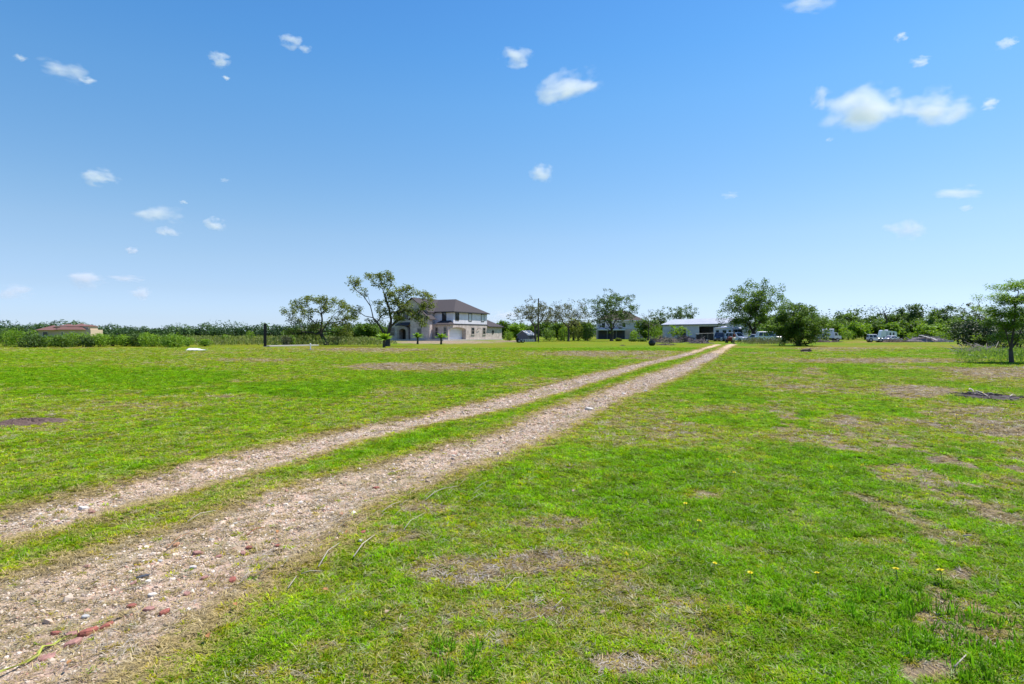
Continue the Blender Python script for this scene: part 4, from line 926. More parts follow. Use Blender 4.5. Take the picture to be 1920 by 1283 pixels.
def shrubs():
    g = np.random.default_rng(15)
    # row along the far field edge, left
    xs = [(-30, 24, 620), (12, 26, 617), (38, 22, 616), (66, 18, 627), (92, 18, 629), (118, 20, 627), (140, 24, 621), (168, 16, 630), (186, 20, 626), (212, 18, 627), (236, 18, 628), (262, 18, 622), (286, 20, 624), (308, 18, 628), (330, 20, 626)]
    for k, (x, hw, top) in enumerate(xs):
        D = 66 + g.uniform(-2, 5); h = EYE + (HOR - top) / F * D
        shrub('field_shrub', 'rounded green shrub in the row before the tile-roofed villa', ((x - 960) / F * D, D, 0), hw / F * D * 1.35, hw / F * D * 1.2, h * 1.12, [LEAF_B, LEAF, LEAF_B, LEAF_D][k % 4], 1500, .10, 700 + k, 'shrubs in the row along the field edge')
    for k, (x, hw, top, D, lf, lb) in enumerate([(322, 22, 622, 68, LEAF, 'dark leafy bush at the end of the shrub row beside dry brush'), (352, 16, 630, 69, LEAF_B, 'pale green low bush between the shrub row and the tall weeds'), (385, 16, 634, 70, LEAF_B, 'yellow-green bushy plant standing behind the white sheet'), (422, 8, 625, 84, LEAF_B, 'bright sapling-like bush in the tall weeds'), (470, 10, 617, 100, LEAF_B, 'slender pale green bush behind the black post'),
                                                        (538, 14, 627, 73, LEAF_G, 'twiggy grey-green shrub with upright stems right of the black post'), (547, 8, 626, 74, LEAF_B, 'bright yellow-green weed clump beside the twiggy shrub')]):
        h = EYE + (HOR - top) / F * D
        shrub('bush', lb.replace(' right of', ' near'), ((x - 960) / F * D, D, 0), hw / F * D, hw / F * D, h, lf, 700, .09, 740 + k)
    shrub('round_shrub', 'round grey-leaved shrub beside the leaning trunk', tuple(G(631, 646.5)), 1.05, .95, 1.35, LEAF_G, 1100, .07, 760)
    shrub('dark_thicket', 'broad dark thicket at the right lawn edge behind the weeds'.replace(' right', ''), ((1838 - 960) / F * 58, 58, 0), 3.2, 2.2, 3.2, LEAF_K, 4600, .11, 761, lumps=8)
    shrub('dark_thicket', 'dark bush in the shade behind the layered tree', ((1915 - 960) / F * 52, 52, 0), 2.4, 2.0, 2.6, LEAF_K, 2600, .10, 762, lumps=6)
    for k, (x, hw, top, D, lf, lb) in enumerate([(955, 12, 618, 128, LEAF_B, 'low bright bush between the brick house and the shed'), (1000, 10, 620, 120, LEAF, 'leafy bush against the shed wall'), (1030, 16, 612, 122, LEAF, 'green thicket bush under the utility pole'), (1058, 15, 606, 122, LEAF_B, 'bright green tall bush between two thin-leaved trees'), (1084, 15, 607, 121, LEAF_O, 'olive bush at the middle of the thicket'), (1102, 14, 604, 121, LEAF, 'tall green bush beside the neighbour porch'), (1190, 12, 617, 124, LEAF_B, 'bushy flowering shrub before the neighbour house wall'),
                                                        (1188, 9, 634, 112, LEAF, 'low clipped hedge bush before the neighbour house'), (1206, 10, 634, 111, LEAF, 'low clipped hedge bush near the black pot'), (1228, 14, 606, 130, LEAF_B, 'tall bright bush next to the barn'), (1160, 6, 633, 116, LEAF_O, 'small olive bush at the foot of the forked tree'), (1532, 14, 620, 120, LEAF, 'bush behind the box truck'), (1590, 18, 616, 140, LEAF_B, 'bright bush between the box truck and the small off-road car'), (1712, 14, 622, 138, LEAF_B, 'bush behind the camper trailer'), (1770, 16, 618, 130, LEAF_B, 'bright bush behind the debris pile'), (1470, 16, 606, 124, LEAF_B, 'bright bush behind the parked pickups')]):
        h = EYE + (HOR - top) / F * D
        shrub('bush', lb, ((x - 960) / F * D, D, 0), hw / F * D, hw / F * D, h, lf, 700, .13, 800 + k)
    # weeds round the foot of the layered tree
    n = 5200; px = g.uniform(1790, 1990, n); D = g.uniform(30.5, 46, n); X = (px - 960) / F * D
    ed = sstep(1795, 1840, px + (46 - D) * -3 + 30) ; lump = fbm(X / .9, D / .9, 61, 3)
    C = np.stack([X, D, g.uniform(.02, 1, n) * (.12 + .75 * lump) * ed], 1)
    V, _ = leaf_quads(g, C, .055, np.tile([[0, -.2, .9]], (n, 1)), .25, 0); W = V.reshape(n, 4, 3); W[:, [0, 2]] = C[:, None] + (W[:, [0, 2]] - C[:, None]) * np.array([.6, .6, 1.7])
    o = np_mesh('weeds', W.reshape(-1, 3), np.arange(4 * n).reshape(-1, 4), leaf_mat('weeds_green', (.13, .18, .06), (.22, .36, .05), .35), attrs={'tint': np.repeat(np.clip(lump + g.normal(0, .2, n), 0, 1), 4)})
    tag(o, 'rank green weeds round the foot of the layered tree', 'weeds', kind='stuff')
    # weeds under the shade tree
    n = 5000; px = g.uniform(1380, 1500, n); D = g.uniform(80, 98, n); X = (px - 960) / F * D; lump = fbm(X / 1.6, D / 1.6, 63, 3)
    ed2 = sstep(1380, 1415, px + 50 * (lump - .5)) * sstep(1500, 1470, px + 50 * (lump - .5)) * sstep(80, 88, D + 12 * (lump - .5)); kp = g.uniform(size=n) < ed2; X, D, lump, ed2 = [q[kp] for q in (X, D, lump, ed2)]; n = len(X)
    C = np.stack([X, D, g.uniform(.02, 1, n) * (.15 + 1.25 * lump) * (.3 + .7 * ed2)], 1); V, _ = leaf_quads(g, C, .10, None, 0, 0)
    W = V.reshape(n, 4, 3); W[:, [0, 2]] = C[:, None] + (W[:, [0, 2]] - C[:, None]) * np.array([.5, .5, 1.6])
    o = np_mesh('weeds', W.reshape(-1, 3), np.arange(4 * n).reshape(-1, 4), leaf_mat('weeds_brown', (.17, .14, .12), (.16, .19, .06), .2), attrs={'tint': np.repeat(np.clip(lump + g.normal(0, .25, n), 0, 1), 4)})
    tag(o, 'brownish weeds before the parked pickups', 'weeds', kind='stuff')
shrubs()

def palm(loc, label, h, fl, n, seed):
    g = np.random.default_rng(seed); H = empty('short_palm', loc); tag(H, label, 'palm', 'short palms before the brick house')
    q = MB(); q.tube([(0, 0, -.05), (.02, 0, h * .3), (0, .02, h * .55)], [.17, .13, .15], 8); q.build('trunk', BARK_D, H)
    q = MB()
    for k in range(n):
        a = 2 * math.pi * k / n + g.uniform(-.2, .2); up = g.uniform(.35, 1.4); L_ = fl * g.uniform(.8, 1.15)
        d = np.array([math.cos(a), math.sin(a), 0]); s = np.array([-math.sin(a), math.cos(a), 0]); o = np.array([0, 0, h * .55])
        pts = [o + d * L_ * t * math.cos(up) + np.array([0, 0, L_ * (t * math.sin(up) - .38 * t * t)]) for t in np.linspace(0, 1, 6)]
        for i in range(5):
            w0 = fl * .16 * math.sin(math.pi * (i / 5 * .85 + .1)); w1 = fl * .16 * math.sin(math.pi * ((i + 1) / 5 * .85 + .1))
            for sg in (-1, 1):
                q.add([pts[i], pts[i + 1], pts[i + 1] + s * sg * w1 + d * .05 - np.array([0, 0, w1 * .4]), pts[i] + s * sg * w0 + d * .05 - np.array([0, 0, w0 * .4])], [(0, 1, 2, 3)])
    o = q.build('fronds', LEAF_B, H); me = o.data
    me.attributes.new('tint', 'FLOAT', 'POINT').data.foreach_set('value', np.repeat(g.uniform(.2, 1, len(me.vertices) // 4), 4).astype(np.float32))
for px, py, lb, h, fl, n, sd in ((720, 652, 'short bushy palm at the foot of the tall open tree', 1.5, 1.35, 26, 1), (783, 645.5, 'short palm with dark trunk before the entrance arch', 1.75, 1.15, 24, 2), (827, 646, 'short palm with dark trunk before the garage corner', 1.65, 1.2, 24, 3)):
    palm(tuple(G(px, py)), lb, h, fl, n, sd)
shrub('flower_bed', 'low dark foundation planting under the front windows of the brick house', tuple(P(668, 0, 95) * np.array([1, 1, 0])), 4.2, .8, .55, LEAF_D, 900, .10, 770)
#PART6
# ------------------------------------------------------------------ vehicles
TYRE = mat('tyre_rubber', (.02, .02, .02), .85); RIM = mat('wheel_rim', (.45, .45, .47), .35, .1, metal=.7); CHROME = mat('bumper_grey', (.30, .30, .32), .4, .1, metal=.4)
LAMP = mat('headlamp_glass', (.75, .76, .78), .15, .05, spec=.6); TAIL = mat('tail_lamp_red', (.35, .02, .02), .25); CGLASS = glass_mat('car_glass', (.03, .04, .055)); UNDER = mat('chassis_black', (.018, .018, .02), .8)
def paint(n, c): return mat('paint_' + n, c, .32, .04, 1.5, spec=.5, coat=.4)
P_WHITE, P_SILVER, P_NAVY, P_RED, P_BLUE = paint('white', (.74, .72, .79)), paint('silver', (.48, .48, .56)), paint('navy', (.03, .04, .075)), paint('red', (.25, .03, .03)), paint('pale_blue', (.50, .54, .76))
def wheel(H, x, y, r, w=.22):
    q = MB(); q.lathe([(r * .55, -w / 2), (r * .93, -w / 2), (r, -w * .3), (r, w * .3), (r * .93, w / 2), (r * .55, w / 2)], 18, (x, y, r), 0, 'y'); o = q.build('wheel', TYRE, H, True)
    q = MB(); q.lathe([(r * .56, -w * .52), (r * .5, -w * .54), (r * .18, -w * .48), (.03, -w * .56)][::-1] + [(r * .56, w * .52)], 14, (x, y, r), 0, 'y'); q.build('rim', RIM, o, True)
def car(name, label, loc, yaw, L_, W_, Ht, pm, kind='suv', cat='car'):
    """x forward; kind sets where the cabin sits"""
    H = empty(name, loc, yaw); tag(H, label, cat)
    belt = Ht * (.56 if kind != 'sedan' else .60); sill = .28; r = .34 if kind != 'jeep' else .38
    hood = belt * (.96 if kind in ('suv', 'pickup', 'jeep') else .86); deck = belt if kind != 'sedan' else belt * .97
    f0, f1 = {'suv': (.02, .72), 'sedan': (.16, .74), 'pickup': (.40, .76), 'jeep': (.03, .66), 'van': (.01, .78)}[kind]      # cabin along the length at the belt
    t0, t1 = {'suv': (.07, .58), 'sedan': (.30, .58), 'pickup': (.43, .64), 'jeep': (.05, .58), 'van': (.02, .62)}[kind]      # and at the roof
    def ring(x, zb, zt, w):
        b = .07; return [(x, -w + b, zb), (x, w - b, zb), (x, w, zb + b), (x, w, zt - b), (x, w - b * 1.3, zt), (x, -w + b * 1.3, zt), (x, -w, zt - b), (x, -w, zb + b)]
    w = W_ / 2; q = MB()
    st = [(0, .42, deck * .82, w * .92), (.012, .32, deck * .97, w * .97), (.08, sill, deck, w), (f0 if f0 > .1 else .12, sill, deck, w), (.6, sill, belt, w), (f1, sill, hood, w), (.93, .30, hood * .95, w * .97), (.985, .34, hood * .80, w * .9), (1.0, .42, hood * .66, w * .86)]
    q.loft([ring(a * L_, b, c, d) for a, b, c, d in st]); body = q.build('body', pm, H, False)
    if kind == 'pickup':
        q = MB(); q.box(.03 * L_, .38 * L_, -w + .12, w - .12, deck - .02, deck + .012); q.build('cargo_bed', UNDER, H)
    iw = w * .80
    cab = MB(); cab.loft([[(f0 * L_, -w * .97, belt - .03), (f1 * L_, -w * .97, belt - .03), (f1 * L_, w * .97, belt - .03), (f0 * L_, w * .97, belt - .03)],
                          [(t0 * L_, -iw, Ht - .07), (t1 * L_, -iw, Ht - .07), (t1 * L_, iw, Ht - .07), (t0 * L_, iw, Ht - .07)], [((t0 + .02) * L_, -iw * .9, Ht), ((t1 - .03) * L_, -iw * .9, Ht), ((t1 - .03) * L_, iw * .9, Ht), ((t0 + .02) * L_, iw * .9, Ht)]])
    cabin = cab.build('cabin', pm, H)
    def pt(fa, side, z):     # point on the cabin's side at fraction fa along
        t = (z - belt + .03) / (Ht - .07 - belt + .03); a0 = f0 + (t0 - f0) * t; a1 = f1 + (t1 - f1) * t; ww = w * .97 + (iw - w * .97) * t
        return ((a0 + (a1 - a0) * fa) * L_, side * (ww + .008), z)
    zb, zt = belt + .05, Ht - .13
    cuts = {'suv': ((.06, .30), (.33, .60), (.63, .92)), 'sedan': ((.10, .48), (.52, .90)), 'pickup': ((.10, .50), (.54, .88)), 'jeep': ((.06, .44), (.50, .90)), 'van': ((.70, .92),)}[kind]
    for sd in (-1, 1):
        for a, b in cuts:
            g_ = MB(); p = [pt(a, sd, zb), pt(b, sd, zb), pt(b, sd, zt), pt(a, sd, zt)]; g_.quad(*(p if sd < 0 else p[::-1])); g_.build('side_window', CGLASS, H)
    def fr(f_b, f_t, sgn, nm):
        def q_(y, z):
            t = (z - belt + .03) / (Ht - .07 - belt + .03); return ((f_b + (f_t - f_b) * t) * L_ + sgn * .008, y * (w * .97 + (iw - w * .97) * t) * .9, z)
        g_ = MB(); g_.quad(q_(-1, zb), q_(1, zb), q_(1, zt + .02), q_(-1, zt + .02)); g_.build(nm, CGLASS, H)
    fr(f1, t1, 1, 'windshield'); fr(f0, t0, -1, 'rear_window')
    for x in (.17 * L_, .81 * L_):
        for sd in (-1, 1): wheel(H, x, sd * (w - .10), r)
    for sd in (-1, 1):
        g_ = MB(); g_.box(.985 * L_, L_ + .005, sd * w * .62 - .16, sd * w * .62 + .16, hood * .62, hood * .80); g_.build('headlight', LAMP, H)
        g_ = MB(); g_.box(-.01, .03, sd * w * .78 - .09, sd * w * .78 + .09, deck * .62, deck * .85); g_.build('tail_light', TAIL, H)
        g_ = MB(); g_.box(f1 * L_ - .25, f1 * L_ - .08, sd * (w + .10) - .10, sd * (w + .10) + .10, belt + .02, belt + .2); g_.build('mirror', pm, H)
    g_ = MB(); g_.box(L_ - .06, L_ + .05, -w * .92, w * .92, .34, .52); g_.build('front_bumper', CHROME, H)
    g_ = MB(); g_.box(L_ * .985, L_ + .012, -w * .36, w * .36, hood * .56, hood * .78); g_.build('grille', UNDER, H)
    g_ = MB(); g_.box(-.05, .05, -w * .92, w * .92, .36, .54); g_.build('rear_bumper', CHROME, H)
    return H
def at(x, D): return ((x - 960) / F * D, D, 0)

car('parked_suv', 'dark blue sport utility vehicle parked at the mouth of the barn bay', at(1351, 119), R(-115), 4.5, 1.85, 1.75, P_NAVY, 'suv')
car('parked_suv', 'white sport utility vehicle parked between the dark one and the motorhome', at(1364, 116), R(-62), 4.6, 1.85, 1.75, P_WHITE, 'suv')
car('silver_sedan', 'silver sedan parked beside the motorhome under the shade tree', at(1396, 110), R(-35), 4.5, 1.75, 1.42, P_SILVER, 'sedan')
car('white_van', 'white van behind the brown weeds under the shade tree', at(1417, 106), R(-8), 4.7, 1.85, 1.9, P_WHITE, 'suv', 'van')
car('white_pickup', 'white pickup standing behind the van under the shade tree', at(1436, 116), R(-78), 5.2, 1.9, 1.85, P_WHITE, 'pickup', 'pickup')
car('off_road_car', 'small white off-road car with round roof beside the camper trailer', at(1626, 104), R(-12), 2.4, 1.2, 1.42, P_WHITE, 'jeep')
car('white_sedan', 'white sedan behind the brush pile beside the camper trailer', at(1659, 112), R(8), 3.2, 1.5, 1.15, P_WHITE, 'sedan')

def box_truck():
    H = empty('box_truck', at(1525, 116), R(-4)); tag(H, 'white box truck parked before the woods behind the round tree', 'truck')
    q = MB(); q.box(0, 3.55, -.95, .95, .62, 2.25, 0, .06); q.build('cargo_box', P_BLUE, H)
    q = MB(); q.box(1.9, 3.55, -.95, .95, 2.252, 2.45, 0, .05); q.build('wind_fairing', P_BLUE, H)
    q = MB(); q.prism([(3.6, .55), (4.95, .55), (4.95, 1.05), (4.45, 1.15), (4.15, 1.75), (3.6, 1.8)], -.85, .85, 'y'); q.build('cab', P_WHITE, H)
    q = MB(); q.quad((3.75, -.858, 1.15), (4.3, -.858, 1.15), (4.05, -.858, 1.65), (3.75, -.858, 1.65)); q.build('side_window', CGLASS, H)
    q = MB(); q.quad((4.45, -.75, 1.18), (4.45, .75, 1.18), (4.17, .75, 1.72), (4.17, -.75, 1.72)); q.build('windshield', CGLASS, H)
    q = MB(); q.box(.1, 4.8, -.5, .5, .35, .6); q.build('chassis', UNDER, H)
    q = MB(); q.box(0, 3.55, -.97, .97, .5, .62); q.build('sill_rail', UNDER, H)
    for x in (.8, 4.25):
        for y in (-.78, .78): wheel(H, x, y, .36, .24)
    for y in (-.62, .62):
        q = MB(); q.box(4.95, 4.97, y - .14, y + .14, .72, .92); q.build('headlight', LAMP, H)
    q = MB(); q.box(4.9, 5.02, -.85, .85, .4, .56); q.build('front_bumper', CHROME, H)
box_truck()
def motorhome():
    H = empty('motorhome', at(1383, 121), R(-72)); tag(H, 'pale blue-white motorhome with wide dark windshield parked beside the barn', 'motorhome')
    q = MB(); q.prism([(-6.2, .5), (0, .5), (.25, .9), (.2, 1.5), (-.12, 2.6), (-.5, 2.85), (-6.2, 2.85)], -1.2, 1.2, 'y'); q.build('body', P_BLUE, H)
    for y0, y1 in ((-1.08, -.04), (.04, 1.08)):
        q = MB(); q.quad((.225, y0, 1.48), (.225, y1, 1.48), (-.03, y1, 2.36), (-.03, y0, 2.36)); q.build('windshield', CGLASS, H)
    for sd in (-1, 1):
        for x0, x1 in ((-1.3, -.5), (-3.2, -2.0), (-5.4, -4.4)):
            q = MB(); q.box(x0, x1, sd * 1.205 - .006, sd * 1.205 + .006, 1.55, 2.25); q.build('side_window', CGLASS, H)
        q = MB(); q.box(.2, .27, sd * .85 - .18, sd * .85 + .18, .95, 1.2); q.build('headlight', LAMP, H)
        q = MB(); q.tube([(.1, sd * 1.2, 2.0), (.2, sd * 1.42, 1.9), (.2, sd * 1.42, 1.6)], .05, 6); q.build('mirror', UNDER, H)
        for x in (-.9, -4.6): wheel(H, x, sd * 1.02, .42, .28)
    q = MB(); q.box(.15, .36, -1.15, 1.15, .5, .72); q.build('front_bumper', CHROME, H)
    q = MB(); q.box(.24, .275, -.5, .5, .8, 1.2); q.build('grille', UNDER, H)
    q = MB(); q.box(-4.8, -3.8, -.4, .4, 2.852, 3.1, 0, .08); q.build('roof_unit', WHITE, H)
    q = MB(); q.tube([(-5.5, -1.28, 2.7), (-.9, -1.28, 2.7)], .08, 8); q.build('awning_roll', WHITE, H)
motorhome()
def camper():
    H = empty('camper_trailer', at(1647, 122), R(-14)); tag(H, 'white camper trailer with slanted end and two narrow windows', 'camper')
    q = MB(); q.prism([(0, .45), (3.1, .45), (3.1, 1.7), (2.95, 1.95), (.55, 2.25), (.35, 2.1)], -.9, .9, 'y'); q.build('body', P_WHITE, H)
    for x in (1.75, 2.35):
        q = MB(); q.box(x, x + .3, -.915, -.903, 1.15, 1.75); q.build('side_window', CGLASS, H)
    q = MB(); q.box(.6, .9, -.915, -.903, .65, .9); q.build('hatch', UNDER, H)
    q = MB(); q.box(1.1, 1.55, -.915, -.903, .55, 1.85); q.build('door', P_SILVER, H)
    for y in (-.75, .75): wheel(H, 1.6, y, .33, .2)
    q = MB(); q.tube([(3.1, -.5, .45), (4.0, 0, .42)], .04, 6); q.tube([(3.1, .5, .45), (4.0, 0, .42)], .04, 6); q.tube([(3.9, 0, 0), (3.9, 0, .5)], .03, 6); q.build('hitch', UNDER, H)
    q = MB(); q.box(1.2, 1.7, -.3, .3, 2.12, 2.32, 0, .05); q.build('roof_vent', WHITE, H)
camper()
def utility_trailer():
    H = empty('dark_trailer', at(1305, 108), R(-18)); tag(H, 'dark high-sided trailer with weeds growing before the barn bay', 'trailer')
    DK = mat('trailer_dark', (.025, .024, .028), .7, .3, 3); L_, W_ = 3.1, 1.7
    q = MB(); q.box(0, L_, -W_ / 2, W_ / 2, .45, .55); q.build('deck', DK, H)
    for y in (-W_ / 2, W_ / 2):
        q = MB(); q.box(0, L_, y - .03, y + .03, .55, 1.35); q.build('side_panel', DK, H)
        for x in (.0, 1.0, 2.0, 3.0):
            q = MB(); q.box(x, x + .09, y - .07, y + .07, .3, 1.5); q.build('stake', mat('stake_grey', (.22, .2, .2), .8), H)
        for x in (1.1, 1.9): wheel(H, x, y * 1.14, .33, .2)
    q = MB(); q.box(-.03, .03, -W_ / 2, W_ / 2, .55, 1.45); q.build('tailgate', DK, H)
    q = MB(); q.tube([(-.1, -.9, 1.5), (L_ + .1, -.9, 1.62)], .03, 6); q.build('top_rail', mat('rail_pale', (.5, .48, .45), .6), H)
    q = MB(); q.tube([(L_, 0, .5), (L_ + 1.1, 0, .45)], .05, 6); q.build('hitch', DK, H)
utility_trailer()
def flat_trailer():
    H = empty('flat_trailer', tuple(G(968.5, 643)), R(7)); tag(H, 'low black flat trailer with pale slatted deck before the shed', 'trailer')
    L_, W_ = 3.1, 1.3; q = MB(); q.box(0, L_, -W_ / 2, -W_ / 2 + .08, .3, .42); q.box(0, L_, W_ / 2 - .08, W_ / 2, .3, .42); q.box(0, .1, -W_ / 2 + .08, W_ / 2 - .08, .3, .42); q.build('frame', UNDER, H)
    PL = mat('pale_planks', (.52, .49, .50), .7, .2, 3)
    for k in range(7):
        q = MB(); q.box(.62 + k * .34, .62 + k * .34 + .27, -W_ / 2 - .06, -W_ / 2 - .01, .22, .62); q.build('plank', PL, H)
    for x in (.35, .95):
        for y in (-.8, .8): wheel(H, x, y, .28, .18)
    q = MB(); q.tube([(L_, 0, .36), (L_ + .7, 0, .33)], .05, 6); q.tube([(L_ + .6, 0, 0), (L_ + .6, 0, .38)], .03, 6); q.build('hitch', UNDER, H)
    q = MB(); q.box(-.02, .3, -.55, .55, .42, .75); q.build('toolbox', UNDER, H)
flat_trailer()
def mower():
    H = empty('garden_tractor', at(1367, 97), R(-100)); tag(H, 'dark red garden tractor standing on the track by the vehicles', 'tractor')
    q = MB(); q.box(.4, 1.35, -.32, .32, .5, 1.0, 0, .08); q.build('hood', P_RED, H)
    q = MB(); q.box(-.35, .4, -.42, .42, .35, .6, 0, .05); q.build('body', P_RED, H)
    q = MB(); q.box(-.3, .15, -.24, .24, .602, .72, 0, .04); q.box(-.36, -.26, -.24, .24, .72, 1.1); q.build('seat', UNDER, H)
    for y in (-.45, .45): wheel(H, -.1, y, .36, .26); wheel(H, 1.1, y, .22, .16)
    q = MB(); q.tube([(.45, 0, .9), (.28, 0, 1.15)], .025, 6); q.lathe([(.15, 0), (.18, .02), (.15, .04)], 14, (.26, 0, 1.14)); q.build('steering_wheel', UNDER, H)
mower()

# ------------------------------------------------------------------ person on the track
def skin_obj(name, verts, edges, rad, m, parent):
    me = bpy.data.meshes.new(name); me.from_pydata(verts, edges, []); me.materials.append(m)
    o = bpy.data.objects.new(name, me); COL.objects.link(o); o.parent = parent
    md = o.modifiers.new('skin', 'SKIN'); md.use_smooth_shade = True
    if not me.skin_vertices:
        bpy.context.view_layer.objects.active = o; o.select_set(True); bpy.ops.mesh.customdata_skin_add()
    for i, r_ in enumerate(rad):
        me.skin_vertices[0].data[i].radius = (r_, r_) if not hasattr(r_, '__len__') else r_
        me.skin_vertices[0].data[i].use_root = (i == 0)
    o.modifiers.new('smooth', 'SUBSURF').levels = 1; o.modifiers['smooth'].render_levels = 2
    return o
def person():
    H = empty('person', at(1376, 87.5), R(25)); tag(H, 'person in dark red shirt and white shorts standing on the track', 'person')
    SKIN = mat('skin', (.42, .26, .19), .6, .08)
    v = [(0, 0, .95), (0, -.02, 1.15), (0, -.03, 1.36), (0, -.04, 1.47), (0, -.06, 1.56), (0, -.07, 1.70),
         (.10, 0, .90), (.12, -.02, .48), (.12, .02, .08), (.12, -.14, .04), (-.10, 0, .90), (-.13, .03, .48), (-.13, .06, .08), (-.13, -.10, .04),
         (.19, -.03, 1.40), (.26, -.02, 1.12), (.25, -.14, .90), (.24, -.18, .82), (-.19, -.03, 1.40), (-.27, -.03, 1.12), (-.26, -.16, .92), (-.25, -.2, .84)]
    e = [(0, 1), (1, 2), (2, 3), (3, 4), (4, 5), (0, 6), (6, 7), (7, 8), (8, 9), (0, 10), (10, 11), (11, 12), (12, 13), (2, 14), (14, 15), (15, 16), (16, 17), (2, 18), (18, 19), (19, 20), (20, 21)]
    r_ = [(.14, .11), (.13, .10), (.15, .11), .06, .085, .095, .085, .06, .042, .035, .085, .06, .042, .035, .062, .045, .034, .03, .062, .045, .034, .03]
    skin_obj('body', v, e, r_, SKIN, H)
    skin_obj('shirt', [(0, 0, .98), (0, -.02, 1.15), (0, -.03, 1.37), (0, -.04, 1.43), (.2, -.03, 1.39), (.25, -.02, 1.2), (-.2, -.03, 1.39), (-.26, -.03, 1.2)], [(0, 1), (1, 2), (2, 3), (2, 4), (4, 5), (2, 6), (6, 7)], [(.18, .14), (.165, .13), (.18, .13), .08, .085, .075, .085, .075], mat('shirt_dark_red', (.16, .025, .025), .8, .15, 8), H)
    skin_obj('shorts', [(0, 0, .94), (.10, 0, .86), (.13, -.01, .55), (-.10, 0, .86), (-.135, .01, .55)], [(0, 1), (1, 2), (0, 3), (3, 4)], [(.165, .135), .11, .10, .11, .10], mat('shorts_white', (.72, .70, .68), .8, .06, 6), H)
    q = MB(); q.lathe([(.02, .13), (.07, .12), (.105, .06), (.108, 0), (.09, -.06), (.04, -.09)][::-1], 14, (0, -.05, 1.69)); q.build('hair', mat('hair_brown', (.05, .035, .025), .7), H, True)
    q = MB(); q.tube([(0, -.155, 1.655), (0, -.175, 1.635)], [.012, .018], 6); q.build('nose', SKIN, H)
    for sx in (-1, 1):
        q = MB(); q.lathe([(.004, -.012), (.012, 0), (.004, .012)], 8, (sx * .035, -.155, 1.67)); q.build('eye', mat('eye_dark', (.03, .02, .02), .3), H)
        q = MB(); q.box(sx * .125 - .045, sx * .125 + .045, -.18 + .04 * (sx < 0), .08 + .04 * (sx < 0), 0, .09, 0, .02); q.build('shoe', UNDER, H)
person()
#PART7
# ------------------------------------------------------------------ posts, poles, piles and small things on the lawn
def pole():
    D = 116; H = empty('utility_pole', at(1009.5, D)); tag(H, 'plain wooden utility pole rising from the thicket by the shed', 'utility pole')
    q = MB(); q.tube([(0, 0, -.2), (0, 0, 4), (.02, 0, 8.5)], [.17, .155, .12], 10); q.build('shaft', BARK, H)
    q = MB(); q.tube([(.14, 0, 1.5), (.14, 0, 4.2)], .03, 6); q.build('conduit', CHROME, H)
pole()
def post():
    H = empty('black_post', tuple(G(497, 650.5)), R(24)); tag(H, 'tall square black steel post at the end of a concrete strip', 'post')
    q = MB(); q.box(-.16, .16, -.16, .16, -.05, 2.62, 0, .02); q.build('shaft', mat('steel_black', (.018, .016, .018), .55, .3, 6), H)
    q = MB(); q.box(-.24, .24, -.24, .24, -.02, .05); q.build('base_plate', CONC, H)
    q = MB(); q.box(-.18, .18, -.18, .18, 2.625, 2.66); q.build('cap_plate', UNDER, H)
post()
q = MB(); a = G(505, 650.3); b = G(598, 648.6); d = b - a; L_ = float(np.hypot(d[0], d[1]))
q.box(0, L_, 0, 1.1, -.02, .14, 0, .02); o = q.build('concrete_strip', CONC); o.location = tuple(a); o.rotation_euler = (0, 0, math.atan2(d[1], d[0])); tag(o, 'long low pale concrete strip running from the black post', 'slab')
def stake():
    H = empty('white_pipe', tuple(G(582, 657))); tag(H, 'short white standpipe on a dark round base in the lawn', 'standpipe')
    q = MB(); q.tube([(0, 0, 0), (.01, 0, .58)], .045, 10); q.lathe([(.06, .56), (.06, .62), (.02, .64)], 10); q.build('pipe', WHITE, H)
    q = MB(); q.lathe([(.22, -.03), (.24, .03), (.2, .07), (.06, .075)], 14); q.build('base', UNDER, H)
stake()
def sheet():
    g = np.random.default_rng(2); nx, ny = 14, 8; V = []; c = G(369, 657.5)
    for j in range(ny):
        for i in range(nx):
            u, v = i / (nx - 1), j / (ny - 1); V.append((-.75 + 1.5 * u, -.5 + v + .15 * math.sin(5 * u), .03 + .16 * math.sin(2.2 * u + 1) * math.sin(3 * v) ** 2 + .05 * g.uniform()))
    Fc = [(j * nx + i, j * nx + i + 1, (j + 1) * nx + i + 1, (j + 1) * nx + i) for j in range(ny - 1) for i in range(nx - 1)]
    o = np_mesh('white_sheet', V, Fc, mat('sheet_plastic', (.74, .76, .78), .4, .04), smooth=True); md = o.modifiers.new('thickness', 'SOLIDIFY'); md.thickness = .008
    o.location = tuple(c); tag(o, 'crumpled white plastic sheet lying on the far lawn', 'sheet')
sheet()
def pot():
    H = empty('black_pot', tuple(G(1222.5, 648.5))); tag(H, 'round black pot with dead plants standing before the brush piles', 'pot')
    q = MB(); q.lathe([(.22, 0), (.38, .12), (.45, .32), (.40, .52), (.33, .60), (.36, .66), (.32, .66), (.28, .58)], 18); q.build('bowl', mat('pot_black', (.02, .02, .022), .35, .3), H, True)
    g = np.random.default_rng(4); q = MB()
    for k in range(34):
        a = g.uniform(0, 6.28); e = (math.cos(a) * g.uniform(.1, .45), math.sin(a) * g.uniform(.1, .4), g.uniform(.8, 1.25)); q.tube([(e[0] * .3, e[1] * .3, .5), (e[0] * .6, e[1] * .7, .8), e], [.02, .015, .008], 4)
    q.build('dead_plant', mat('twig_grey', (.20, .17, .16), .9, .3, 5), H)
pot()
TWIG = mat('twig_brown', (.17, .135, .115), .9, .35, 6); TWIG_P = mat('twig_pale', (.40, .35, .29), .85, .2, 6); TWIG_D = mat('twig_dark', (.06, .05, .055), .9, .3, 5)
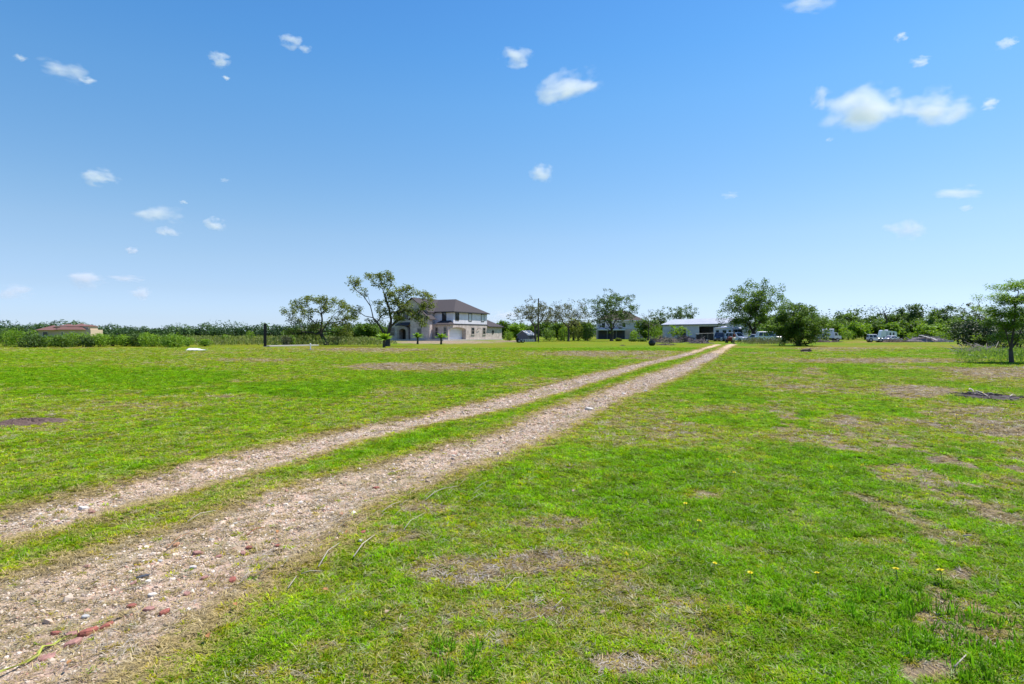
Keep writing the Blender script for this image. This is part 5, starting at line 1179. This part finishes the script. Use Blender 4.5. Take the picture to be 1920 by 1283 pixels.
def brush_pile(label, c, rx, ry, h, n, m, seed, r0=.03, mound=None, cat='brush pile', lmax=1.0, upk=.35):
    g = np.random.default_rng(seed); H = empty('brush_pile', tuple(c)); tag(H, label, cat)
    q = MB()
    for k in range(n):
        a = g.uniform(0, 6.28); s = math.sqrt(g.uniform()); x, y = math.cos(a) * rx * s, math.sin(a) * ry * s
        top = h * max(.08, 1 - s * s) ; z = g.uniform(.1, 1) * top; th = g.uniform(0, 6.28); ln = g.uniform(.25, .8) * min(rx, 1.6) * lmax; up = g.normal(0, upk)
        d = np.array([math.cos(th), math.sin(th), up]) * ln; p = np.array([x, y, z]); mid = p + g.normal(0, .06 * ln, 3)
        pts = [p - d, mid, p + d * g.uniform(.5, 1)]
        for w in pts: w[2] = max(w[2], .01)
        q.tube([tuple(w) for w in pts], [r0 * g.uniform(.6, 1.2), r0 * .8, r0 * .35], 4)
    q.build('branches', m, H)['kind'] = 'stuff'
    V = []; Fc = []; ns, nr = 20, 6
    for j in range(nr):
        for i in range(ns):
            a = 2 * math.pi * i / ns; s = 1 - j / nr; V.append((math.cos(a) * rx * s * .95, math.sin(a) * ry * s * .95, h * .72 * (1 - s * s) * g.uniform(.7, 1.15) - (.02 if j == 0 else 0)))
    for j in range(nr - 1):
        for i in range(ns): Fc.append((j * ns + i, j * ns + (i + 1) % ns, (j + 1) * ns + (i + 1) % ns, (j + 1) * ns + i))
    Fc.append(tuple((nr - 1) * ns + i for i in range(ns)))
    np_mesh('litter_mound', V, Fc, mound or mat('litter_brown', (.11, .085, .07), .95, .35, 5, bump=.8), H)
    return H
brush_pile('grey brush pile with drying foliage beside the black pot', np.array(at(1242, 101)), 1.9, 1.3, 1.15, 170, TWIG, 51)
brush_pile('pale heap of cut branches in the middle of the brush before the barn', np.array(at(1258, 98)), 1.7, 1.2, .95, 150, mat('twig_olive', (.24, .22, .15), .9, .3, 5), 52)
brush_pile('dark heap of charred timber and brush before the barn wall', np.array(at(1283, 104)), 2.4, 1.4, 1.25, 170, TWIG_D, 53, .05, mat('litter_dark', (.05, .042, .05), .95, .3, 4, bump=.8))
brush_pile('low scatter of dry branches on the lawn before the brush heaps', np.array(tuple(G(1248, 647.5))), 1.2, .5, .25, 50, TWIG, 54, .02)
brush_pile('grey brush heap on the grass before the dark trailer', np.array(at(1312, 91)), 1.5, .8, .6, 120, mat('twig_mauve', (.24, .20, .20), .9, .3, 5), 55)
brush_pile('low brown brush heap before the box truck', np.array(at(1545, 104)), 2.6, .8, .42, 120, TWIG, 56)
brush_pile('brown brush heap before the camper trailer and sedan', np.array(at(1672, 104)), 2.8, .9, .62, 150, TWIG, 57)
brush_pile('tangle of dead branches at the edge of the weeds under the dark thicket', np.array(at(1838, 48)), 2.2, .9, .5, 90, TWIG_P, 58, .02)
def debris():
    H = brush_pile('long grey debris pile with pale boards on top before the woods', np.array(at(1737, 106)), 4.6, 1.4, 1.25, 160, mat('twig_lilac', (.25, .22, .25), .9, .3, 5), 59, .035, mat('rubble_grey', (.20, .17, .18), .95, .35, 2.5, bump=.8), 'debris pile')
    H.name = 'debris_pile'; g = np.random.default_rng(3); BD = mat('board_pale', (.58, .56, .56), .7, .15, 4)
    for k in range(6):
        q = MB(); q.box(-.75, .75, -.07, .07, -.02, .02); o = q.build('board', BD, H); o.location = (-1.0 + .28 * k, -.75 - .05 * k, 1.05 - .08 * k); o.rotation_euler = (R(20), R(18 + g.uniform(-6, 6)), R(-25 + g.uniform(-15, 15)))
    q = MB(); q.box(-4.4, -2.2, -1.5, -1.38, .05, .22); q.build('plank', mat('plank_tan', (.45, .36, .27), .8, .2, 4), H)
    q = MB(); q.box(1.2, 4.0, -1.25, -1.1, .1, .35); q.build('panel', mat('panel_lilac', (.36, .33, .38), .8, .15, 3), H)
debris()
# ring of burnt brush on the lawn with pale sticks
def ash_ring():
    c = G(1857, 746.5); H = brush_pile('flat round heap of burnt twigs with pale sticks on the lawn', c, .86, 1.15, .11, 300, TWIG_D, 60, .008, mat('ash_litter', (.075, .055, .06), .98, .45, 22, bump=1.0), lmax=.3, upk=.12)
    H.name = 'burnt_heap'; H['category'] = 'ash heap'
    for (x0, y0, x1, y1, r_) in ((1819, 734.5, 1829, 743, .016), (1817, 737, 1820, 734, .012), (1829, 739, 1856, 750, .014), (1852, 744, 1866, 745, .010), (1893, 750, 1905, 746, .011), (1815, 741, 1850, 748, .007), (1860, 751, 1908, 755, .008)):
        a, b = G(x0, y0 + 1.5) - c, G(x1, y1 + 1.5) - c; a[2] = .10; b[2] = .07
        q = MB(); q.tube([tuple(a), tuple((a + b) / 2 + np.array([.01, .02, .03])), tuple(b)], [r_, r_, r_ * .6], 6); q.build('stick', TWIG_P, H)
ash_ring()
# bare soil heap far left
def soil():
    g = np.random.default_rng(6); c = G(52, 795); V = []; Fc = []; ns, nr = 40, 10; rx, ry = .56, .50
    for j in range(nr):
        for i in range(ns):
            a = 2 * math.pi * i / ns; s = (1 - j / nr) * (1 + .12 * math.sin(3 * a) + .08 * math.sin(7 * a + 1)); V.append((math.cos(a) * rx * s, math.sin(a) * ry * s, .075 * (1 - (1 - j / nr) ** 2) * g.uniform(.45, 1.2) - (.015 if j == 0 else 0) + .012))
    for j in range(nr - 1):
        for i in range(ns): Fc.append((j * ns + i, j * ns + (i + 1) % ns, (j + 1) * ns + (i + 1) % ns, (j + 1) * ns + i))
    Fc.append(tuple((nr - 1) * ns + i for i in range(ns)))
    o = np_mesh('soil_heap', V, Fc, mat('soil_purple_brown', (.115, .075, .062), .95, .4, 26, bump=1.0)); o.location = tuple(c); tag(o, 'low heap of bare dark brown soil in the lawn', 'soil heap')
soil()
def log():
    c = G(1511, 660); H = empty('dark_log', tuple(c), R(5)); tag(H, 'short dark rotten log lying on the lawn before the round tree', 'log')
    q = MB(); q.tube([(-.44, 0, .09), (-.2, .03, .12), (.1, 0, .11), (.45, -.02, .10)], [.07, .12, .13, .09], 9); q.build('bole', BARK_D, H)
    q = MB(); q.tube([(.1, 0, .18), (.3, -.05, .25), (.36, -.1, .28)], [.05, .04, .02], 6); q.build('stub', BARK_D, H)
log()
brush_pile('small dark clump of dead leaves on the lawn before the forked tree', np.array(tuple(G(1167, 648.5))), .35, .2, .12, 20, TWIG_D, 61, .012)

# ------------------------------------------------------------------ near ground: brick pieces, stones, sticks, leaves, strap, dandelions
BR = [mat('brick_piece_red', (.31, .105, .078), .9, .4, 30, bump=.6), mat('brick_piece_rose', (.34, .18, .15), .9, .4, 30, bump=.6), mat('brick_piece_orange', (.40, .21, .12), .9, .35, 30, bump=.6)]
STW = mat('stone_white', (.54, .50, .45), .85, .15, 12); STG = mat('stone_grey', (.40, .39, .37), .85, .2, 12)
def gz(c): return np.array([c[0], c[1], float(height(np.array([c[0]]), np.array([c[1]]))[0])])
def chunk(name, px, py, ln, wd, th, rz, m, label, cat, group, seed, lift=.4):
    g = np.random.default_rng(seed); c = gz(G(px, py)); n = 9; rings = []
    prof = [(math.cos(t) * ln / 2 * g.uniform(.72, 1.1), math.sin(t) * wd / 2 * g.uniform(.7, 1.1)) for t in np.linspace(0, 2 * math.pi, n, endpoint=False)]
    q = MB(); q.loft([[(x * .9, y * .9, -th * .5) for x, y in prof], [(x, y, 0) for x, y in prof], [(x * .94, y * .94, th * .38 + g.uniform(-.1, .1) * th) for x, y in prof], [(x * .7, y * .7, th * .5) for x, y in prof]])
    o = q.build(name, m); o.location = (c[0], c[1], c[2] + th * lift); o.rotation_euler = (g.uniform(-.15, .15), g.uniform(-.15, .15), rz); tag(o, label, cat, group); return o
for k, (px, py, ln, wd, th, a, mi, lb) in enumerate([(166, 1182, .115, .05, .028, 62, 0, 'long bright red brick shard beside the yellow strap'), (136, 1205, .085, .05, .03, 55, 1, 'dull red brick shard touching the end of the yellow strap'), (201, 1172, .075, .035, .02, 60, 0, 'crumbled red brick pieces upslope of the long shard'), (134, 1184, .06, .04, .02, 30, 1, 'pink brick flake just above the yellow strap end'), (90, 1228, .09, .06, .015, 40, 1, 'flat rose brick flake under the yellow strap'), (106, 1180, .05, .03, .015, 20, 0, 'small red brick bit among gravel above the yellow strap')]):
    chunk('brick_shard', px, py, ln, wd, th, R(a), BR[mi], lb, 'brick', None, 900 + k)
for k, (px, py, s, mi) in enumerate([(247, 1135, .05, 0), (279, 1148, .05, 1), (309, 1157, .05, 0), (436, 1096, .055, 0), (467, 1025, .05, 0), (370, 1038, .06, 1), (410, 1041, .04, 1), (383, 1085, .045, 1), (350, 1118, .045, 1), (92, 1203, .04, 1), (705, 912, .06, 0), (680, 1007, .045, 0), (330, 1025, .05, 2), (455, 1037, .05, 1), (520, 1025, .04, 0), (172, 962, .05, 1), (250, 1090, .04, 1), (640, 968, .045, 2), (560, 990, .035, 1)]):
    chunk('brick_bit', px, py, s * 1.3, s * .8, s * .4, R(37 * k), BR[mi], 'small red brick bit lying in the gravel of the ruts', 'brick', 'small brick bits in the ruts', 930 + k)
for k, (px, py, s, m) in enumerate([(157, 953, .10, STW), (76, 963, .05, STW), (397, 1012, .05, STW), (362, 1062, .06, STW), (285, 1115, .055, STW), (677, 1022, .055, STG), (1170, 738, .16, STW), (1105, 766, .20, STW), (1060, 728, .14, STW), (740, 900, .07, STW), (300, 1052, .04, STG), (440, 985, .045, STW), (1210, 735, .14, STG), (850, 853, .07, STW), (160, 1150, .05, STG)]):
    chunk('stone', px, py, s * .95, s * .7, s * .3, R(51 * k), m, 'pale stone lying among the gravel of the track', 'stone', 'pale stones on the track', 960 + k)
for k, (px, py, s) in enumerate([(1822, 668, .22), (1832, 671, .26), (1846, 672, .2), (1815, 667, .18)]):
    chunk('stone', px, py, s * 1.2, s, s * .6, R(70 * k), STW, 'white stone at the edge of the weeds under the layered tree', 'stone', 'white stones by the weeds', 980 + k)
chunk('slate_piece', 268, 1078, .10, .035, .015, R(30), mat('slate_dark', (.07, .075, .09), .6, .2, 8), 'dark blue-grey slate piece lying in the straw of the rut', 'slate', None, 990)
def stick(px, label, r, m, z=.03, name='stick', group=None):
    pts = [gz(G(x, y)) + np.array([0, 0, z + (.015 if i % 2 else 0)]) for i, (x, y) in enumerate(px)]; c = pts[0].copy()
    q = MB(); q.tube([tuple(p - c) for p in pts], list(np.linspace(r * .62, r * .35, len(pts))), 7); o = q.build(name, m, smooth=True); o.location = tuple(c); tag(o, label, 'stick', group); return o
stick([(663, 1057), (680, 1036), (702, 1017)], 'thick pale stick lying on grass beside a round grey stone', .007, TWIG_P)
stick([(597, 1078), (615, 1052), (636, 1032)], 'pale crooked stick on grass edge below the rut shoulder', .006, TWIG_P)
stick([(798, 945), (815, 932), (835, 922), (858, 921)], 'long arched pale twig at the edge of the rut', .005, TWIG_P, .03)
stick([(540, 1120), (556, 1100)], 'short pale stick in the grass at the end of a broken row', .005, TWIG_P)
stick([(565, 1091), (582, 1090), (603, 1086)], 'short grey stick lying flat across the grass', .005, TWIG_P)
stick([(716, 972), (735, 960), (752, 950)], 'pale twig lying along the straw shoulder of the rut', .005, TWIG_P)
stick([(757, 1006), (770, 990), (795, 972)], 'thin dry twig slanting through the grass above the round stone', .004, TWIG_P)
stick([(312, 1036), (335, 1022), (358, 1008)], 'orange-brown thin stick lying in the gravel', .006, mat('stick_orange', (.33, .17, .08), .8, .2))
stick([(352, 990), (375, 978), (405, 968)], 'pale forked twig on the gravel between the ruts', .006, TWIG_P)
stick([(462, 1008), (480, 999), (496, 993)], 'bright rust-coloured stick in the rut', .007, mat('stick_rust', (.34, .15, .08), .8, .2))
stick([(1806, 1015), (1822, 1018)], 'short white bleached stick in the bright grass', .010, TWIG_P)
stick([(975, 1178), (1010, 1172)], 'thin straw-coloured twig in the mottled grass', .004, TWIG_P)
stick([(1040, 1150), (1056, 1138)], 'tiny pale twig in the mottled grass', .004, TWIG_P)
stick([(1790, 1268), (1812, 1250)], 'pale broken twig on the bare soil patch', .006, TWIG_P)
stick([(948, 1115), (965, 1098), (980, 1092)], 'slim grey twig lying in dry grass', .004, TWIG_P)
g = np.random.default_rng(19)
for k in range(46):      # dry stalks lying along the shoulder of the near rut
    x = g.uniform(430, 900); yb = np.interp(x, [430, 640, 900], [1095, 1000, 905]) + g.normal(0, 16); l = g.uniform(12, 34)
    stick([(x, yb), (x + l * .5, yb - l * .33 + g.normal(0, 2)), (x + l, yb - l * .62)], 'dry pale stalk lying along the shoulder of the rut', .0022, TWIG_P, .03, 'dry_stalk', 'dry stalks along the rut shoulder')
# fallen leaves
LF = [mat('dead_leaf_orange', (.36, .17, .06), .7, .2, 20), mat('dead_leaf_tan', (.34, .25, .16), .7, .2, 20)]
lv = [(441, 1159, 0), (391, 1220, 0), (650, 1015, 0), (375, 1150, 1), (130, 1270, 0), (610, 1128, 0), (726, 1169, 1), (760, 1200, 1), (862, 1035, 1), (1130, 1165, 1), (520, 1005, 0), (1075, 930, 1)]
lme = None
for k, (px, py, mi) in enumerate(lv):
    q = MB(); pf = [(-.022, 0, 0), (-.012, .010, .006), (.006, .013, .009), (.024, 0, .002), (.006, -.013, .009), (-.012, -.010, .006)]
    q.add(pf + [(x, y, z - .002) for x, y, z in pf], [(0, 5, 4, 3, 2, 1), (6, 7, 8, 9, 10, 11)] + [(i, (i + 1) % 6, 6 + (i + 1) % 6, 6 + i) for i in range(6)])
    o = q.build('fallen_leaf', LF[mi]); o.location = tuple(gz(G(px, py)) + np.array([0, 0, .045])); o.rotation_euler = (g.uniform(-.4, .4), g.uniform(-.4, .4), g.uniform(0, 6)); s = g.uniform(.6, 1.0); o.scale = (s, s, s)
    tag(o, ['curled orange dead leaf lying on the grass', 'curled tan dead leaf lying on the grass'][mi], 'leaf', ['orange dead leaves', 'tan dead leaves'][mi])
def strap():
    pts = [(-40, 1290), (0, 1271), (28, 1252), (45, 1240), (68, 1230), (82, 1215), (100, 1205), (115, 1195), (134, 1193)]; c = gz(G(60, 1235)); rows = []
    q = MB(); w = .008; P3 = [gz(G(x, y)) + np.array([0, 0, .022 + .012 * math.sin(1.7 * i)]) - c for i, (x, y) in enumerate(pts)]
    for s_off, wv in ((0, 0), (.018, 2.0)):
        ring = []
        for i, p in enumerate(P3):
            d = P3[min(i + 1, len(P3) - 1)] - P3[max(i - 1, 0)]; d /= np.linalg.norm(d); s = np.array([-d[1], d[0], .5 * math.sin(i * 1.3 + wv)]); s /= np.linalg.norm(s); p2 = p + s * s_off * math.sin(i * .9 + wv)
            up = np.array([0, 0, .0015]); ring.append([tuple(p2 - s * w * .5 - up), tuple(p2 + s * w * .5 - up), tuple(p2 + s * w * .5 + up), tuple(p2 - s * w * .5 + up)])
        q.loft(ring)
    o = q.build('yellow_strap', mat('strap_yellow_green', (.30, .33, .05), .7, .25, 15)); o.location = tuple(c); tag(o, 'frayed yellow-green plastic strap lying on the gravel beside brick shards', 'strap')
strap()
def dandelion_proto():
    H = empty('dandelion', (0, 0, 0)); tag(H, 'yellow dandelion flower standing in the lawn', 'flower', 'dandelions in the lawn')
    q = MB(); q.tube([(0, 0, 0), (.004, 0, .04), (0, .002, .075)], .0022, 5); q.build('stem', mat('stem_green', (.16, .22, .06), .6), H)
    q = MB()
    for ringk, (n, r0, up) in enumerate(((14, .020, .35), (11, .015, .8), (7, .009, 1.2))):
        for k in range(n):
            a = 2 * math.pi * k / n + ringk * .3; d = np.array([math.cos(a) * math.cos(up), math.sin(a) * math.cos(up), math.sin(up)]); s = np.array([-math.sin(a), math.cos(a), 0]); o_ = np.array([0, 0, .074])
            q.add([o_, o_ + d * r0 * .6 + s * .0032, o_ + d * r0, o_ + d * r0 * .6 - s * .0032], [(0, 1, 2, 3)])
    q.build('flower_head', mat('petal_yellow', (.80, .66, .02), .6, .08, 30), H); return H
def dandelions():
    g = np.random.default_rng(23); pro = dandelion_proto(); first = True
    spots_ = [(1286, 961), (1309, 1001), (1338, 1080), (1407, 1101), (1681, 1106), (1772, 1109), (1535, 1107), (1523, 815), (1538, 813), (1725, 772), (1740, 786), (1767, 811), (1853, 813), (1344, 878), (1376, 905), (1730, 770), (1742, 771), (1690, 706), (1560, 698), (1600, 690), (1700, 690), (1785, 702)]
    for k in range(150):
        r_ = g.uniform()
        if r_ < .35: spots_.append((g.uniform(1380, 1500), g.uniform(664, 690)))
        elif r_ < .75: spots_.append((g.uniform(10, 320), g.uniform(668, 735)))
        else: spots_.append((g.uniform(200, 1900), g.uniform(690, 800)))
    RU = [(x, y) for x, y in spots_]
    for x, y in RU:
        c = G(x, y)
        if min(float(seg_d(np.array([c[0]]), np.array([c[1]]), RUT_L)[0]), float(seg_d(np.array([c[0]]), np.array([c[1]]), RUT_R)[0])) < .9: continue
        o = pro if first else clone(pro); first = False
        side = c[0] < np.interp(c[1], RUT_L[:, 1], RUT_L[:, 0])
        kd = ('yellow dandelion in the lawn on the villa side of the track', 'dandelions on the villa side') if side else (('yellow dandelion in the short grass near the bare soil patches', 'dandelions near the soil patches') if y > 850 else (('yellow dandelion in the lawn around the burnt heap', 'dandelions around the burnt heap') if x > 1600 else ('yellow dandelion in the lawn between the track and the round tree', 'dandelions before the round tree')))
        tag(o, kd[0], 'flower', kd[1])
        o.location = tuple(gz(c)); s = g.uniform(.8, 1.25) * (1 if y > 800 else 1.15); o.scale = (s, s, s); o.rotation_euler = (g.uniform(-.2, .2), g.uniform(-.2, .2), g.uniform(0, 6))
dandelions()
#PART8
# ------------------------------------------------------------------ clouds: drifting volumes of vapour
def cloud_mat():
    m = bpy.data.materials.new('cloud_vapour'); m.use_nodes = True; t = m.node_tree; N, L = t.nodes, t.links
    N.remove(N['Principled BSDF']); out = N['Material Output']
    tc = N.new('ShaderNodeTexCoord'); oi = N.new('ShaderNodeObjectInfo')
    at_ = N.new('ShaderNodeAttribute'); at_.attribute_type = 'OBJECT'; at_.attribute_name = 'density'
    as_ = N.new('ShaderNodeAttribute'); as_.attribute_type = 'OBJECT'; as_.attribute_name = 'metre'
    no = N.new('ShaderNodeTexNoise'); no.noise_dimensions = '4D'; no.inputs['Scale'].default_value = 1.7; no.inputs['Detail'].default_value = 4; no.inputs['Roughness'].default_value = .5
    L.new(tc.outputs['Object'], no.inputs['Vector'])
    w = N.new('ShaderNodeMath'); w.operation = 'MULTIPLY'; w.inputs[1].default_value = 37.0; L.new(oi.outputs['Random'], w.inputs[0]); L.new(w.outputs[0], no.inputs['W'])
    ln = N.new('ShaderNodeVectorMath'); ln.operation = 'LENGTH'; L.new(tc.outputs['Object'], ln.inputs[0])
    def mth(op, a, b):
        q = N.new('ShaderNodeMath'); q.operation = op
        for i, v in enumerate((a, b)):
            if isinstance(v, (int, float)): q.inputs[i].default_value = v
            else: L.new(v, q.inputs[i])
        return q.outputs[0]
    n = mth('MULTIPLY', mth('SUBTRACT', no.outputs['Fac'], .5), 2.9)
    d = mth('SUBTRACT', mth('ADD', .52, n), mth('POWER', ln.outputs['Value'], 1.5))
    d = mth('MAXIMUM', d, 0.0); edge = mth('MAXIMUM', mth('MULTIPLY', mth('SUBTRACT', 1.0, ln.outputs['Value']), 4.0), 0.0)
    d = mth('MULTIPLY', d, mth('MINIMUM', edge, 1.0))
    d = mth('MULTIPLY', mth('MULTIPLY', d, at_.outputs['Fac']), as_.outputs['Fac'])
    pv = N.new('ShaderNodeVolumeScatter'); pv.inputs['Color'].default_value = (.995, .965, .985, 1); pv.inputs['Anisotropy'].default_value = 0.0
    L.new(d, pv.inputs['Density']); L.new(pv.outputs[0], out.inputs['Volume'])
    return m
def clouds():
    m = cloud_mat(); g = np.random.default_rng(12)
    ph = (1 + 5 ** .5) / 2
    V = np.array([(-1, ph, 0), (1, ph, 0), (-1, -ph, 0), (1, -ph, 0), (0, -1, ph), (0, 1, ph), (0, -1, -ph), (0, 1, -ph), (ph, 0, -1), (ph, 0, 1), (-ph, 0, -1), (-ph, 0, 1)]); V = V / np.linalg.norm(V[0]) * 1.12
    Fc = [(0, 11, 5), (0, 5, 1), (0, 1, 7), (0, 7, 10), (0, 10, 11), (1, 5, 9), (5, 11, 4), (11, 10, 2), (10, 7, 6), (7, 1, 8), (3, 9, 4), (3, 4, 2), (3, 2, 6), (3, 6, 8), (3, 8, 9), (4, 9, 5), (2, 4, 11), (6, 2, 10), (8, 6, 7), (9, 8, 1)]
    pro = np_mesh('cloud', V, Fc, m, link=False)
    big = {7: 'long white cloud drifting alone above the brick house', 8: 'largest bright cloud above the shade tree', 9: 'puffy cloud joined to the largest one'}
    lst = [(38, 108, 22, 14, .5), (120, 132, 96, 34, .7), (165, 152, 32, 12, .7), (410, 112, 42, 28, 1), (424, 146, 14, 9, .9), (546, 78, 44, 26, 1), (968, 107, 62, 34, 1), (1063, 163, 118, 58, 1.1), (1612, 198, 140, 84, 1.1), (1755, 203, 118, 62, .9), (1538, 184, 36, 40, .6), (1855, 195, 34, 20, .9), (1687, 70, 28, 17, .9), (1725, 115, 40, 18, .8), (1888, 82, 38, 24, .9), (1512, 8, 100, 22, .9), (190, 333, 62, 32, .8), (297, 405, 92, 36, .9), (316, 433, 42, 22, .9), (403, 421, 40, 26, .9), (345, 379, 15, 9, .8), (247, 470, 24, 14, .9), (163, 525, 62, 34, .9), (238, 523, 68, 16, .8), (263, 550, 38, 26, .8), (28, 549, 76, 30, .6), (1015, 325, 46, 36, .9), (1790, 363, 90, 28, .8), (1693, 433, 72, 44, .9), (1555, 262, 14, 7, .5), (1368, 366, 40, 12, .35), (422, 338, 20, 8, .4), (1810, 390, 26, 12, .5), (1680, 200, 70, 40, .6), (572, 92, 26, 16, .4), (940, 592, 90, 22, .8),
           (-220, 260, 90, 40, .9), (-420, 420, 120, 40, .9), (2120, 300, 110, 50, .9), (2300, 480, 130, 40, .9), (700, -260, 110, 50, .9), (1300, -420, 130, 60, .9)]
    for k, (x, y, w, h, dn) in enumerate(lst):
        el = (HOR - y) / F; D = min(900 / max(el, .02), 6500)
        o = pro.copy(); COL.objects.link(o); c = P(x, y, D); o.location = tuple(c)
        sx = w * .66 / F * D; sz = h * .70 / F * D; sy = (sx + sz) * .5
        o.scale = (sx, sy, sz); o.rotation_euler = (0, math.radians(-14 if k == 7 else g.uniform(-5, 5)), 0)
        o['density'] = dn * (3.0 if k in big else 2.0); o['metre'] = 1.0 / sy
        ab = 'the tile-roofed villa' if x < 350 else ('the black post and spreading tree' if x < 640 else ('the shed and the thicket' if x < 1100 else ('the barn and shade tree' if x < 1500 else 'the parked vehicles and woods')))
        tag(o, big.get(k, 'small white puff of cloud above ' + ab), 'cloud', None if k in big else 'small clouds above ' + ab)
clouds()
